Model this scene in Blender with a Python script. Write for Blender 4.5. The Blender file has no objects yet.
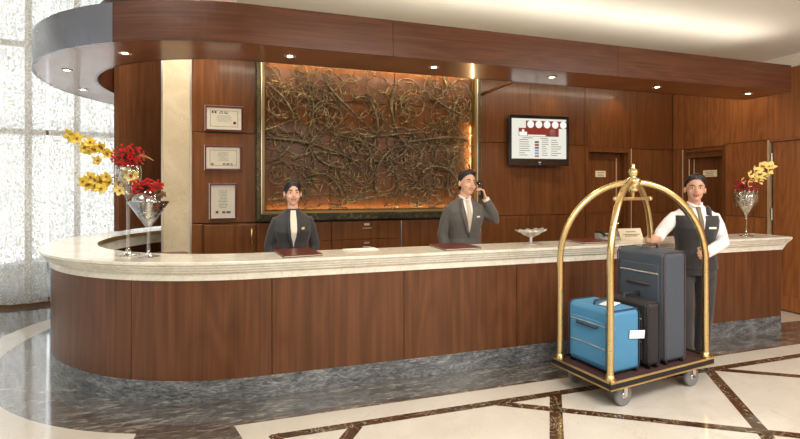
import bpy, math, random
from math import sin, cos, pi, radians, sqrt, atan2
from mathutils import Vector, Matrix, Euler
from mathutils import noise as mnoise
random.seed(7)
SC = bpy.context.scene
COL = SC.collection
def V(*a): return Vector(a)

# ------------------------------------------------------------------ mesh collector
class MB:
    def __init__(s): s.v = []; s.f = []; s.m = []; s.sm = []
    def add(s, vs, fs, mi=0, smooth=False, M=None):
        b = len(s.v)
        for p in vs:
            p = Vector(p)
            s.v.append(M @ p if M is not None else p)
        for f in fs:
            s.f.append([b + i for i in f]); s.m.append(mi); s.sm.append(smooth)
    def box(s, x0, x1, y0, y1, z0, z1, mi=0, M=None, bev=0.0):
        if bev <= 0:
            vs = [(x, y, z) for x in (x0, x1) for y in (y0, y1) for z in (z0, z1)]
            fs = [(0,1,3,2),(4,6,7,5),(0,4,5,1),(2,3,7,6),(0,2,6,4),(1,5,7,3)]
            s.add(vs, fs, mi, False, M); return
        # chamfered box
        b = min(bev, (x1-x0)/2.01, (y1-y0)/2.01, (z1-z0)/2.01)
        X = (x0, x1); Y = (y0, y1); Z = (z0, z1); vs = []; idx = {}
        for i in (0,1):
            for j in (0,1):
                for k in (0,1):
                    sx = b if i == 0 else -b; sy = b if j == 0 else -b; sz = b if k == 0 else -b
                    idx[i,j,k,0] = len(vs); vs.append((X[i], Y[j]+sy, Z[k]+sz))
                    idx[i,j,k,1] = len(vs); vs.append((X[i]+sx, Y[j], Z[k]+sz))
                    idx[i,j,k,2] = len(vs); vs.append((X[i]+sx, Y[j]+sy, Z[k]))
        fs = []
        for i in (0,1): fs.append([idx[i,0,0,0], idx[i,1,0,0], idx[i,1,1,0], idx[i,0,1,0]])
        for j in (0,1): fs.append([idx[0,j,0,1], idx[1,j,0,1], idx[1,j,1,1], idx[0,j,1,1]])
        for k in (0,1): fs.append([idx[0,0,k,2], idx[1,0,k,2], idx[1,1,k,2], idx[0,1,k,2]])
        for a in (0,1):
            for c in (0,1):
                fs.append([idx[a,c,0,0], idx[a,c,1,0], idx[a,c,1,1], idx[a,c,0,1]])
                fs.append([idx[a,0,c,0], idx[a,1,c,0], idx[a,1,c,2], idx[a,0,c,2]])
                fs.append([idx[0,a,c,1], idx[1,a,c,1], idx[1,a,c,2], idx[0,a,c,2]])
        for i in (0,1):
            for j in (0,1):
                for k in (0,1): fs.append([idx[i,j,k,0], idx[i,j,k,1], idx[i,j,k,2]])
        s.add(vs, fs, mi, False, M)
    def rings(s, rings, mi=0, caps=True, closed=True, smooth=True, M=None, loop=False):
        n = len(rings[0]); vs = [p for r in rings for p in r]; fs = []
        R = len(rings)
        for i in range(R if loop else R - 1):
            a = i * n; b = ((i + 1) % R) * n
            for j in range(n if closed else n - 1):
                k = (j + 1) % n
                fs.append((a + j, a + k, b + k, b + j))
        s.add(vs, fs, mi, smooth, M)
        if caps and closed and not loop:
            s.add(rings[0], [tuple(range(n))[::-1]], mi, False, M)
            s.add(rings[-1], [tuple(range(n))], mi, False, M)
    def lathe(s, prof, n=24, mi=0, M=None, smooth=True):
        rs = [[V(r * cos(2*pi*j/n), r * sin(2*pi*j/n), z) for j in range(n)] for r, z in prof]
        s.rings(rs, mi, caps=(prof[0][0] > 1e-5 and prof[-1][0] > 1e-5), smooth=smooth, M=M)
    def tube(s, pts, rad, n=8, mi=0, M=None, caps=True, flat=None):
        pts = [Vector(p) for p in pts]
        if not hasattr(rad, '__len__'): rad = [rad] * len(pts)
        T = []
        for i in range(len(pts)):
            a = pts[max(0, i-1)]; b = pts[min(len(pts)-1, i+1)]
            d = (b - a); T.append(d.normalized() if d.length > 1e-9 else V(0,0,1))
        up = V(0,0,1) if abs(T[0].z) < .9 else V(0,1,0)
        N = (up - T[0] * up.dot(T[0])).normalized(); rs = []
        for i, p in enumerate(pts):
            N = (N - T[i] * N.dot(T[i])); N = N.normalized() if N.length > 1e-6 else V(1,0,0)
            B = T[i].cross(N); r = rad[i]
            fl = flat or (1, 1)
            rs.append([p + (N * cos(2*pi*j/n) * fl[0] + B * sin(2*pi*j/n) * fl[1]) * r for j in range(n)])
        s.rings(rs, mi, caps, True, True, M)
    def ell(s, c, r, n=16, m=10, mi=0, M=None):
        c = Vector(c); rs = []
        for i in range(m + 1):
            t = pi * i / m; k = max(sin(t), 1e-3)
            rs.append([c + V(r[0]*k*cos(2*pi*j/n), r[1]*k*sin(2*pi*j/n), -r[2]*cos(t)) for j in range(n)])
        s.rings(rs, mi, True, True, True, M)
    def poly(s, pts, z0, z1, mi=0, M=None):
        n = len(pts); vs = [(p[0], p[1], z0) for p in pts] + [(p[0], p[1], z1) for p in pts]
        fs = [tuple(range(n))[::-1], tuple(range(n, 2*n))] + [(i, (i+1) % n, n + (i+1) % n, n + i) for i in range(n)]
        s.add(vs, fs, mi, False, M)
    def build(s, name, mats, parent=None, loc=None, rot=None):
        me = bpy.data.meshes.new(name)
        me.from_pydata([tuple(p) for p in s.v], [], s.f); me.validate()
        if not isinstance(mats, (list, tuple)): mats = [mats]
        for m in mats: me.materials.append(m)
        if len(me.polygons) == len(s.f):
            me.polygons.foreach_set('material_index', s.m); me.polygons.foreach_set('use_smooth', s.sm)
        me.update()
        import bmesh
        bm = bmesh.new(); bm.from_mesh(me); bmesh.ops.recalc_face_normals(bm, faces=bm.faces[:]); bm.to_mesh(me); bm.free()
        o = bpy.data.objects.new(name, me); COL.objects.link(o)
        if parent: o.parent = parent
        if loc is not None: o.location = loc
        if rot is not None: o.rotation_euler = rot
        return o
def tag(o, label=None, cat=None, group=None, kind=None):
    if label: o['label'] = label
    if cat: o['category'] = cat
    if group: o['group'] = group
    if kind: o['kind'] = kind
    return o
def thing(name, label, cat, loc=(0,0,0), rz=0, group=None):
    o = bpy.data.objects.new(name, None); COL.objects.link(o); o.location = loc; o.rotation_euler = (0,0,rz)
    o.empty_display_size = .1
    return tag(o, label, cat, group)
def copy_tree(o, parent=None):
    c = o.copy(); COL.objects.link(c)
    if parent is not None: c.parent = parent
    for ch in list(o.children): copy_tree(ch, c)
    return c
def struct(o): o['kind'] = 'structure'; return o
def remesh(o, vox, it=0):
    m = o.modifiers.new('remesh', 'REMESH'); m.mode = 'VOXEL'; m.voxel_size = vox; m.use_smooth_shade = True
    if it:
        q = o.modifiers.new('smooth', 'SMOOTH'); q.factor = .5; q.iterations = it
    return o

# ------------------------------------------------------------------ materials
MATS = {}
def lin(c): return tuple(((x/255)/12.92 if x/255 <= .04045 else ((x/255+.055)/1.055)**2.4) for x in c)
def newmat(name):
    m = bpy.data.materials.new(name); m.use_nodes = True; nt = m.node_tree
    b = nt.nodes['Principled BSDF']; return m, nt, b
def plain(name, rgb, rough=.5, metal=0, coat=0, emis=None, es=0, spec=None, noise=0, sheen=0):
    m, nt, b = newmat(name); c = lin(rgb)
    b.inputs['Base Color'].default_value = (*c, 1); b.inputs['Roughness'].default_value = rough
    b.inputs['Metallic'].default_value = metal; b.inputs['Coat Weight'].default_value = coat
    b.inputs['Coat Roughness'].default_value = .08
    if sheen: b.inputs['Sheen Weight'].default_value = sheen
    if spec is not None: b.inputs['Specular IOR Level'].default_value = spec
    if emis: b.inputs['Emission Color'].default_value = (*lin(emis), 1); b.inputs['Emission Strength'].default_value = es
    tc = nt.nodes.new('ShaderNodeTexCoord'); n = nt.nodes.new('ShaderNodeTexNoise'); n.inputs['Scale'].default_value = 60 if not noise else noise
    mr = nt.nodes.new('ShaderNodeMapRange'); mr.inputs['To Min'].default_value = max(0, rough-.04); mr.inputs['To Max'].default_value = min(1, rough+.06)
    nt.links.new(tc.outputs['Object'], n.inputs['Vector']); nt.links.new(n.outputs['Fac'], mr.inputs['Value']); nt.links.new(mr.outputs['Result'], b.inputs['Roughness'])
    return m
def ramp(nt, stops, fac):
    r = nt.nodes.new('ShaderNodeValToRGB'); e = r.color_ramp.elements
    while len(e) < len(stops): e.new(.5)
    for i, (p, c) in enumerate(stops): e[i].position = p; e[i].color = (*lin(c), 1)
    nt.links.new(fac, r.inputs['Fac']); return r
def math_(nt, op, a, b=None, c=None):
    n = nt.nodes.new('ShaderNodeMath'); n.operation = op
    for i, x in enumerate((a, b, c)):
        if x is None: continue
        if isinstance(x, (int, float)): n.inputs[i].default_value = x
        else: nt.links.new(x, n.inputs[i])
    return n.outputs[0]
def wood(name, dark, mid, light, axis='z', rough=.35, coat=.35, var=.12, figure=9, crough=.12):
    m, nt, b = newmat(name); L = nt.links
    tc = nt.nodes.new('ShaderNodeTexCoord'); geo = nt.nodes.new('ShaderNodeNewGeometry')
    isl = geo.outputs['Random Per Island']
    off = nt.nodes.new('ShaderNodeCombineXYZ'); mm = math_(nt, 'MULTIPLY', isl, 37.0)
    L.new(mm, off.inputs[0]); L.new(mm, off.inputs[1]); L.new(mm, off.inputs[2])
    ad = nt.nodes.new('ShaderNodeVectorMath'); ad.operation = 'ADD'; L.new(tc.outputs['Object'], ad.inputs[0]); L.new(off.outputs[0], ad.inputs[1])
    def mapped(sc):
        mp = nt.nodes.new('ShaderNodeMapping'); mp.inputs['Scale'].default_value = sc; L.new(ad.outputs[0], mp.inputs['Vector']); return mp.outputs[0]
    fine = (30,30,.8) if axis == 'z' else (2.0,2.0,60)
    big = (2.6,2.6,.45) if axis == 'z' else (.5,.5,4.5)
    n1 = nt.nodes.new('ShaderNodeTexNoise'); n1.inputs['Scale'].default_value = 1; n1.inputs['Detail'].default_value = 4; L.new(mapped(fine), n1.inputs['Vector'])
    n2 = nt.nodes.new('ShaderNodeTexNoise'); n2.inputs['Scale'].default_value = 1; n2.inputs['Detail'].default_value = 2; L.new(mapped(big), n2.inputs['Vector'])
    rings = math_(nt, 'PINGPONG', math_(nt, 'MULTIPLY', n2.outputs['Fac'], figure), .5)
    a = math_(nt, 'MULTIPLY', n1.outputs['Fac'], .55); c = math_(nt, 'ADD', math_(nt, 'MULTIPLY', rings, .25), .1)
    fac = math_(nt, 'ADD', math_(nt, 'ADD', a, c), math_(nt, 'MULTIPLY', math_(nt, 'SUBTRACT', isl, .5), var))
    r = ramp(nt, [(.2, dark), (.45, mid), (.72, light)], fac)
    L.new(r.outputs[0], b.inputs['Base Color'])
    b.inputs['Roughness'].default_value = rough; b.inputs['Coat Weight'].default_value = coat; b.inputs['Coat Roughness'].default_value = crough; b.inputs['Specular IOR Level'].default_value = .3
    bp = nt.nodes.new('ShaderNodeBump'); bp.inputs['Strength'].default_value = .04; bp.inputs['Distance'].default_value = .002
    L.new(n1.outputs['Fac'], bp.inputs['Height']); L.new(bp.outputs[0], b.inputs['Normal'])
    return m
def stone(name, stops, scale=3, dist=3, wave=False, rough=.12, detail=8, stretch=(1,1,1), rot=0, tilt=0):
    m, nt, b = newmat(name); L = nt.links
    tc = nt.nodes.new('ShaderNodeTexCoord'); mp = nt.nodes.new('ShaderNodeMapping'); mp.inputs['Scale'].default_value = stretch; mp.inputs['Rotation'].default_value = (tilt,tilt,rot)
    L.new(tc.outputs['Object'], mp.inputs['Vector'])
    n = nt.nodes.new('ShaderNodeTexNoise'); n.inputs['Scale'].default_value = scale; n.inputs['Detail'].default_value = detail
    n.inputs['Roughness'].default_value = .65; n.inputs['Distortion'].default_value = dist; L.new(mp.outputs[0], n.inputs['Vector'])
    fac = n.outputs['Fac']
    if wave:
        w = nt.nodes.new('ShaderNodeTexNoise'); w.inputs['Scale'].default_value = scale*4; w.inputs['Detail'].default_value = 6; w.inputs['Distortion'].default_value = dist*1.5
        L.new(mp.outputs[0], w.inputs['Vector'])
        fac = math_(nt, 'ADD', math_(nt, 'MULTIPLY', fac, .45), math_(nt, 'MULTIPLY', w.outputs['Fac'], .55))
    r = ramp(nt, stops, fac)
    L.new(r.outputs[0], b.inputs['Base Color']); b.inputs['Roughness'].default_value = rough
    return m
def veined(name, base, base2, vein, rough=.12, scale=1.3, vw=.02, strength=.5):
    m, nt, b = newmat(name); L = nt.links
    tc = nt.nodes.new('ShaderNodeTexCoord')
    n = nt.nodes.new('ShaderNodeTexNoise'); n.inputs['Scale'].default_value = scale; n.inputs['Detail'].default_value = 6; n.inputs['Distortion'].default_value = 1.2; L.new(tc.outputs['Object'], n.inputs['Vector'])
    r = ramp(nt, [(.3, base2), (.65, base)], n.outputs['Fac'])
    n2 = nt.nodes.new('ShaderNodeTexNoise'); n2.inputs['Scale'].default_value = scale*1.4; n2.inputs['Detail'].default_value = 9; n2.inputs['Distortion'].default_value = 1.6; L.new(tc.outputs['Object'], n2.inputs['Vector'])
    d = math_(nt, 'ABSOLUTE', math_(nt, 'SUBTRACT', n2.outputs['Fac'], .5))
    k = math_(nt, 'SUBTRACT', 1.0, math_(nt, 'DIVIDE', d, vw)); k = math_(nt, 'MAXIMUM', k, 0); k = math_(nt, 'MULTIPLY', k, strength)
    mx = nt.nodes.new('ShaderNodeMix'); mx.data_type = 'RGBA'; L.new(k, mx.inputs['Factor']); L.new(r.outputs[0], mx.inputs[6]); mx.inputs[7].default_value = (*lin(vein), 1)
    L.new(mx.outputs[2], b.inputs['Base Color']); b.inputs['Roughness'].default_value = rough
    return m
def glass(name, rough=0.0, col=(255,255,255)):
    m, nt, b = newmat(name); b.inputs['Transmission Weight'].default_value = 1; b.inputs['Roughness'].default_value = rough
    b.inputs['Base Color'].default_value = (*lin(col), 1); b.inputs['IOR'].default_value = 1.45; return m

W_WALL = wood('cherry_veneer', (80,45,20), (106,63,31), (128,81,44), 'z', rough=.32, coat=.15)
W_RIGHT = wood('amber_cherry_veneer', (108,62,30), (144,88,48), (168,108,64), 'z', rough=.32, coat=.2, figure=16)
W_COUNT = wood('counter_veneer', (70,42,24), (96,59,35), (120,76,48), 'z', rough=.36, coat=.12, var=.12, figure=9)
W_FASC = wood('canopy_veneer', (70,41,25), (96,57,36), (118,72,46), 'h', rough=.34, coat=.15, var=.05, crough=.1)
W_SOFF = wood('soffit_veneer', (96,52,28), (124,72,42), (146,90,56), 'h', rough=.34, coat=.75, var=.04, crough=.12)
W_DARK = wood('dark_veneer', (40,18,10), (60,28,16), (80,40,22), 'z', rough=.3, coat=.3)
GROOVE = plain('groove', (26,12,8), .6)
CREAM = veined('cream_marble', (212,206,194), (200,192,178), (172,156,132), rough=.12, scale=1.6, vw=.008, strength=.3)
CREAMTOP = veined('cream_limestone', (234,230,216), (218,212,194), (182,172,150), rough=.14, scale=6, vw=.02, strength=.4)
PIL = veined('pilaster_travertine', (204,190,162), (188,172,142), (166,146,114), rough=.35, scale=3, vw=.02, strength=.3)
GREY = stone('grey_stone', [(.36, (60,62,64)), (.47, (92,94,96)), (.56, (118,120,120)), (.68, (168,170,168))], scale=2.4, dist=1.4, wave=True, rough=.25, detail=12, stretch=(1.3,1.3,4.5), rot=.5, tilt=.7)
GREYF = stone('grey_floor_stone', [(.38, (42,40,38)), (.48, (86,82,78)), (.55, (112,106,98)), (.64, (172,164,150))], scale=2.4, dist=.9, wave=True, rough=.1, detail=12, stretch=(.8,3.6,1), rot=.35)
BROWN = veined('brown_marble', (82,56,34), (46,30,20), (214,198,168), rough=.1, scale=5, vw=.012, strength=.8)
WHITE = plain('ceiling_paint', (222,219,213), .8)
TRIMW = plain('white_trim', (240,236,226), .5)
CHROME = plain('chrome', (220,220,220), .15, 1)
BRASS = plain('brass', (226,200,142), .28, 1)
BRONZE = stone('bronze_branch', [(.35, (74,64,48)), (.52, (122,108,82)), (.68, (188,168,124))], scale=14, dist=1, rough=.42)
BRONZE.node_tree.nodes['Principled BSDF'].inputs['Metallic'].default_value = .6
BRONZED = stone('dark_bronze', [(.4, (30,28,22)), (.55, (58,52,38)), (.7, (128,112,64))], scale=18, dist=1, rough=.4)
BRONZED.node_tree.nodes['Principled BSDF'].inputs['Metallic'].default_value = .5
OLIVE = plain('olive_gold', (140,118,66), .4, .6)
STEEL = plain('mullion_metal', (122,102,64), .5, .1)
BLACKP = plain('black_plastic', (16,16,18), .2, coat=.5)
PAPER = plain('paper', (238,232,214), .6)
INK = plain('ink', (70,64,58), .7)
RED = plain('seal_red', (150,30,34), .6)
GOLD = plain('seal_gold', (190,160,80), .4, .5)
MAHOG = plain('mahogany_frame', (92,30,26), .25, coat=.6)
SILV = plain('silver_edge', (226,224,220), .3, .9)
for m_, cw_, ci_ in ((CREAM,.5,1.7),(GREYF,1.0,2.05),(BROWN,.5,1.7)):
    q_ = m_.node_tree.nodes['Principled BSDF']; q_.inputs['Coat Weight'].default_value = cw_; q_.inputs['Coat IOR'].default_value = ci_; q_.inputs['Coat Roughness'].default_value = .06
SILVGREY = plain('silver_grey_metallic', (140,142,150), .26, .8, noise=2)  # silver-grey metallic colour for the curved end fascia panel
MAROON = plain('maroon_leather', (98,34,24), .35, coat=.3)
def thin_glass(name):
    m, nt, b = newmat(name); nt.nodes.remove(b); L = nt.links; out = nt.nodes['Material Output']
    lw = nt.nodes.new('ShaderNodeLayerWeight'); lw.inputs[0].default_value = .5
    tr = nt.nodes.new('ShaderNodeBsdfTransparent'); tr.inputs[0].default_value = (.97,.98,.98,1); g = nt.nodes.new('ShaderNodeBsdfGlossy'); g.inputs['Roughness'].default_value = .03
    f = math_(nt, 'ADD', math_(nt, 'MULTIPLY', math_(nt, 'POWER', lw.outputs['Facing'], 2.0), .85), .22); mx = nt.nodes.new('ShaderNodeMixShader'); L.new(f, mx.inputs[0]); L.new(tr.outputs[0], mx.inputs[1]); L.new(g.outputs[0], mx.inputs[2]); L.new(mx.outputs[0], out.inputs['Surface'])
    return m
GLASS = thin_glass('clear_glass')
SKIN = plain('skin', (226,178,150), .5); SKINW = plain('fair_skin', (232,186,160), .5)
for s_ in (SKIN, SKINW):
    s_.node_tree.nodes['Principled BSDF'].inputs['Subsurface Weight'].default_value = .08
HAIR = plain('dark_hair', (26,20,18), .45)
SUITW = plain('charcoal_cloth', (58,58,60), .8, sheen=.2); SUITM = plain('grey_cloth', (92,88,84), .8, sheen=.2)
VESTM = plain('black_vest_cloth', (46,44,46), .75, sheen=.2)
SHIRT = plain('white_shirt', (236,234,232), .7)
CREAMB = plain('cream_blouse', (240,230,212), .7)
TIE = plain('silver_tie', (196,180,160), .5); TIEB = plain('olive_tie', (110,96,72), .5)
LIP = plain('lip', (176,74,68), .4); EYEW = plain('eye_white', (236,230,224), .3); IRIS = plain('iris', (40,24,16), .2)
SHOE = plain('black_leather', (18,16,16), .3)
TEETH = plain('teeth', (240,236,228), .3)

# ------------------------------------------------------------------ counter path
H = 1.55
CU, CV, R0 = -1.112, 1.841, 1.841      # centre and radius of the rounded end (wood face)
UE = 4.374                              # straight end of the counter
def arcp(a, d): return V(CU + (R0 + d) * cos(a), CV + (R0 + d) * sin(a), 0)
A_STOP = radians(112)
def path(t, d):
    """t in metres along the wood face from the straight end; d outward."""
    Ls = UE - CU
    if t <= Ls: return V(UE - t, -d, 0)
    a = radians(270) - (t - Ls) / R0
    return arcp(a, d)
LS = UE - CU; LT = LS + R0 * (radians(270) - A_STOP)
def sweep(mb, prof, t0, t1, mi=0, step=.06, smooth=False, ramp_end=0):
    ts = [t0]
    if t0 < LS:
        ts.append(min(LS, t1))
    if t1 > LS:
        a = max(t0, LS); n = max(2, int((t1 - a) / step)); ts += [a + (t1 - a) * i / n for i in range(1, n + 1)]
    ts = sorted(set(ts)); rs = []
    for t in ts:
        rs.append([path(t, d) + V(0,0,z) for d, z in prof])
    mb.rings(rs, mi, True, True, smooth)

# ------------------------------------------------------------------ SETTING: floor
fl = MB()
fl.box(-12, 7, -9, 6, -.12, 0, 0)
def ring_poly(mb, r0, r1, a0, a1, z, mi, n=48):
    vs = []; fs = []
    for i in range(n + 1):
        a = a0 + (a1 - a0) * i / n
        vs += [(CU + r0*cos(a), CV + r0*sin(a), z), (CU + r1*cos(a), CV + r1*sin(a), z)]
    for i in range(n): fs.append((2*i, 2*i+1, 2*i+3, 2*i+2))
    mb.add(vs, fs, mi)
def quad(mb, pts, z, mi): mb.add([(p[0], p[1], z) for p in pts], [tuple(range(len(pts)))], mi)
e = .0006
# grey stone apron in front of the desk and round its end
quad(fl, [(-1.25,-.38), (7,-.38), (7,.19), (4.3,.19), (4.3,1.0), (-1.25,1.0)], e, 1)
ring_poly(fl, .3, 2.27, radians(95), radians(274), e*1.5, 1)
ring_poly(fl, 2.26, 2.57, radians(100), radians(252), e*2, 0)
ring_poly(fl, 2.57, 7.5, radians(95), radians(190), e*2, 1)
quad(fl, [(-1.84,-2.7), (-.4,-2.7), (-.4,-.2), (-1.84,-.25)], e*2.2, 1)
quad(fl, [(-.55,-2.7), (7,-2.7), (7,-.38), (-1.252,-.38)], e*3, 0)
# brown marble lines
quad(fl, [(-1.03,-.565), (7,-.565), (7,-.635), (-.99,-.635)], e*4, 2)
def strip(p, q, w, z, mi):
    p = V(*p, 0); q = V(*q, 0); d = (q - p).normalized(); n = V(-d.y, d.x, 0) * w / 2
    quad(fl, [p + n, q + n, q - n, p - n], z, mi)
for k in range(-1, 4):
    u = 1.045 + 1.53 * k
    if k < 0: strip((-.49,-.62), (-.49-.58*1.9,-.62-.815*1.9), .085, e*5, 2); continue
    strip((u,-.6), (u - .58*2.6, -.6 - .815*2.6), .085, e*5, 2)
for k in range(-1, 3):
    u = .52 + 2.09 * k
    s0_ = 0 if k >= 0 else 1.0
    strip((u + .857*s0_, -.6 - .515*s0_), (u + .857*4.2, -.6 - .515*4.2), .07, e*6, 2)
strip((-1.01,-.57), (-.4,-2.6), .07, e*5.5, 2)
# behind the desk's right end: cream with brown diagonals
quad(fl, [(4.42,.19), (5.24,.19), (5.24,2.15), (4.42,2.15)], e*3, 0)
strip((5.2,.62), (4.5,-.05+.25), .12, e*4, 2)
floor = struct(fl.build('floor', [CREAM, GREYF, BROWN]))

# ------------------------------------------------------------------ walls
def panels(mb, xs, zs, y, th=.02, g=.007, axis='x', mi=0, skip=()):
    """wood panels with grooves; front faces at y (axis x) or at x=y (axis y)"""
    for i in range(len(xs) - 1):
        for j in range(len(zs) - 1):
            if (i, j) in skip: continue
            a, b_, c, d = xs[i] + g/2, xs[i+1] - g/2, zs[j] + g/2, zs[j+1] - g/2
            if axis == 'x': mb.box(a, b_, y, y + th, c, d, mi, bev=.002)
            else: mb.box(y, y + th, a, b_, c, d, mi, bev=.002)
VB = 2.15; UR = 5.24; ZC = 3.2
wb = MB()
# carcass behind the panels (door opening left free); rear sheet added against light leaks
wb.box(-2.1, 3.556, VB+.02, VB+.16, 1.144, ZC, 1); wb.box(-2.1, UR+.2, VB+.5, VB+.6, 0, ZC, 1); wb.box(1.84, 3.556, VB+.02, VB+.16, 0, 1.15, 1)
wb.box(4.406, UR+.2, VB+.02, VB+.16, 0, ZC, 1); wb.box(3.556, 4.406, VB+.02, VB+.16, 2.165, ZC, 1)
panels(wb, [-1.82, -1.115], [1.15, 2.2, ZC], VB)
panels(wb, [-1.115, -.24, .60, 1.165, 1.84], [1.15, 2.215, 2.63, ZC], VB)
panels(wb, [1.84, 2.616, 3.556], [0, 1.17, 2.19, ZC], VB)
panels(wb, [3.556, 4.406], [2.165, ZC], VB)
panels(wb, [4.406, UR-.002], [0, 1.17, 2.165, ZC], VB)
wb.box(1.832, 1.842, VB-.004, VB+.02, 0, ZC, 2)
wall_back = struct(wb.build('wall_back', [W_WALL, GROOVE, SILV]))
wr = MB()
wr.box(UR+.22, UR+.3, -8.5, VB+.6, 0, ZC, 1); wr.box(UR+.02, UR+.2, 1.97, VB+.16, 0, ZC, 1); wr.box(UR+.02, UR+.2, .70, 1.295, 0, ZC, 1)
wr.box(UR+.02, UR+.2, 1.295, 1.97, 2.16, ZC, 1); wr.box(UR+.02, UR+.2, -.25, .70, 2.165, ZC, 1); wr.box(UR+.02, UR+.2, -8.5, -.25, 0, ZC, 1)
panels(wr, [1.97, VB], [0, .19, 2.16, ZC], UR, axis='y'); panels(wr, [1.295, 1.97], [2.16, ZC], UR, axis='y')
panels(wr, [.72, 1.295], [0, .19, 1.17, 2.18, ZC], UR, axis='y')
panels(wr, [-.25, .72], [2.18, ZC], UR, axis='y')
panels(wr, [-8.5, -6.6, -5, -3.4, -1.8, -.25], [0, .19, 2.18, ZC], UR, axis='y')
wall_right = struct(wr.build('wall_right', [W_RIGHT, GROOVE]))
wf = MB(); wf.box(-12, UR+.2, -8.7, -8.5, 0, 4.9)
wall_front = struct(wf.build('wall_front', plain('warm_plaster', (206,190,164), .8)))
# pilaster
tp = MB(); tp.box(-2.115, -1.822, 2.13, 3.0, 0, 4.8, 0, bev=.004); tp.box(-2.125, -2.108, 2.118, 2.135, 0, 4.8, 1); tp.box(-1.83, -1.812, 2.118, 2.15, 0, 4.8, 1)
struct(tp.build('trim_1', [PIL, SILV]))
# wall above the low ceiling line over the back wall (double-height part)
# curved wall behind the rounded end
cw = MB(); RW = 1.43; n = 40; a0, a1 = radians(171), radians(100)
rs = []
for i in range(n + 1):
    a = a0 + (a1 - a0) * i / n
    rs.append([V(CU + r*cos(a), CV + r*sin(a), z) for r, z in ((RW, 1.09), (RW+.05, 1.09), (RW+.05, 4.79), (RW, 4.79))])
cw.rings(rs, 0, True, True, False)
struct(cw.build('wall_curved', [W_COUNT]))
# ceiling: low part with a rounded recess edge, high part on the window side
ce = MB(); ce.box(-1.28, UR+.2, -8.7, 2.4, ZC, ZC+.25, 0); ce.box(-12, UR+.2, -8.7, 5.5, 4.8, 4.95, 0)
struct(ce.build('ceiling', WHITE))
cr = MB()
for (z0, z1, d) in ((3.06, 3.12, .02), (3.12, 3.165, .045), (3.165, 3.2, .07)):
    cr.box(UR - d, UR - .001, -8.5, VB, z0, z1, 0)
struct(cr.build('trim_2', TRIMW))

# ------------------------------------------------------------------ window wall, left
P0 = V(-4.264, 3.617, 0); WANG = math.atan(.162)
WM = Matrix.Translation(P0) @ Matrix.Rotation(WANG, 4, 'Z')
X0, X1 = -9.0, 4.6
wm = MB()
k0 = .51
xs = []
x = .51*.514 - 16*.543
i = 0
while x < X1:
    if x > X0: xs.append(x)
    x += .543
for x in xs: wm.box(x-.032, x+.032, .12, .2, 0, 4.8, 0, WM)
for z in (.05, 2.31, 3.48, 4.7): wm.box(X0, X1, .125, .195, z-.035, z+.035, 0, WM)
win = struct(wm.build('window_1', STEEL))
gl = MB(); gl.box(X0, X1, .15, .158, 0, 4.8, 0, WM)
gm, gnt, gb = newmat('window_glass'); 
gb.inputs['Base Color'].default_value = (1,1,1,1); gb.inputs['Roughness'].default_value = 0; gb.inputs['Transmission Weight'].default_value = 1; gb.inputs['IOR'].default_value = 1.01
gpane = gl.build('pane', gm, win)
# west side window wall closing the lobby, same mullions
sill = MB(); sill.box(X0, X1, .02, .2, 0, .05, 0, WM); struct(sill.build('baseboard_window', plain('bronze_sill', (120,92,60), .4, .3)))
# curtain
def curtain_mat():
    m, nt, b = newmat('sheer_mesh_cloth'); L = nt.links; nt.nodes.remove(b); out = nt.nodes['Material Output']
    tc = nt.nodes.new('ShaderNodeTexCoord'); mp = nt.nodes.new('ShaderNodeMapping'); mp.inputs['Scale'].default_value = (1,1,.8); L.new(tc.outputs['Object'], mp.inputs[0])
    vo = nt.nodes.new('ShaderNodeTexVoronoi'); vo.inputs['Scale'].default_value = 44; L.new(mp.outputs[0], vo.inputs['Vector'])
    no = nt.nodes.new('ShaderNodeTexNoise'); no.inputs['Scale'].default_value = 70; no.inputs['Detail'].default_value = 3; L.new(mp.outputs[0], no.inputs['Vector'])
    f = math_(nt, 'ADD', math_(nt, 'MULTIPLY', vo.outputs['Distance'], .8), math_(nt, 'MULTIPLY', no.outputs['Fac'], .8))
    r = nt.nodes.new('ShaderNodeMapRange'); r.inputs['From Min'].default_value = .5; r.inputs['From Max'].default_value = .9; r.inputs['To Min'].default_value = .08; r.inputs['To Max'].default_value = .6; L.new(f, r.inputs['Value'])
    col = ramp(nt, [(.35, (214,206,186)), (.6, (250,249,245))], no.outputs['Fac'])
    d = nt.nodes.new('ShaderNodeBsdfDiffuse'); t = nt.nodes.new('ShaderNodeBsdfTranslucent'); L.new(col.outputs[0], d.inputs[0]); L.new(col.outputs[0], t.inputs[0])
    a = nt.nodes.new('ShaderNodeMixShader'); a.inputs[0].default_value = .6; L.new(d.outputs[0], a.inputs[1]); L.new(t.outputs[0], a.inputs[2])
    tr = nt.nodes.new('ShaderNodeBsdfTransparent'); mx = nt.nodes.new('ShaderNodeMixShader'); L.new(r.outputs[0], mx.inputs[0]); L.new(a.outputs[0], mx.inputs[1]); L.new(tr.outputs[0], mx.inputs[2])
    L.new(mx.outputs[0], out.inputs['Surface']); return m
CURT = curtain_mat()
def curtain(x0, x1, label, seed):
    rnd = random.Random(seed); ph = rnd.random()*6; cm = MB(); n = int((x1-x0)/.02); top = []; rows = []
    for z in (.05, .6, 1.2, 2.4, 3.6, 4.7):
        row = []
        for i in range(n+1):
            x = x0 + (x1-x0)*i/n
            y = .018*sin(x*31+ph+.2*z) + .014*sin(x*13+ph*2) + .008*sin(x*57)
            row.append(WM @ V(x + .012*sin(z*1.2+x*5), y - .03, z))
        rows.append(row)
    cm.rings(rows, 0, False, False, True)
    o = cm.build('sheer_curtain', CURT); so = o.modifiers.new('s', 'SOLIDIFY'); so.thickness = .001
    return tag(o, label, 'curtain', None)
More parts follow.
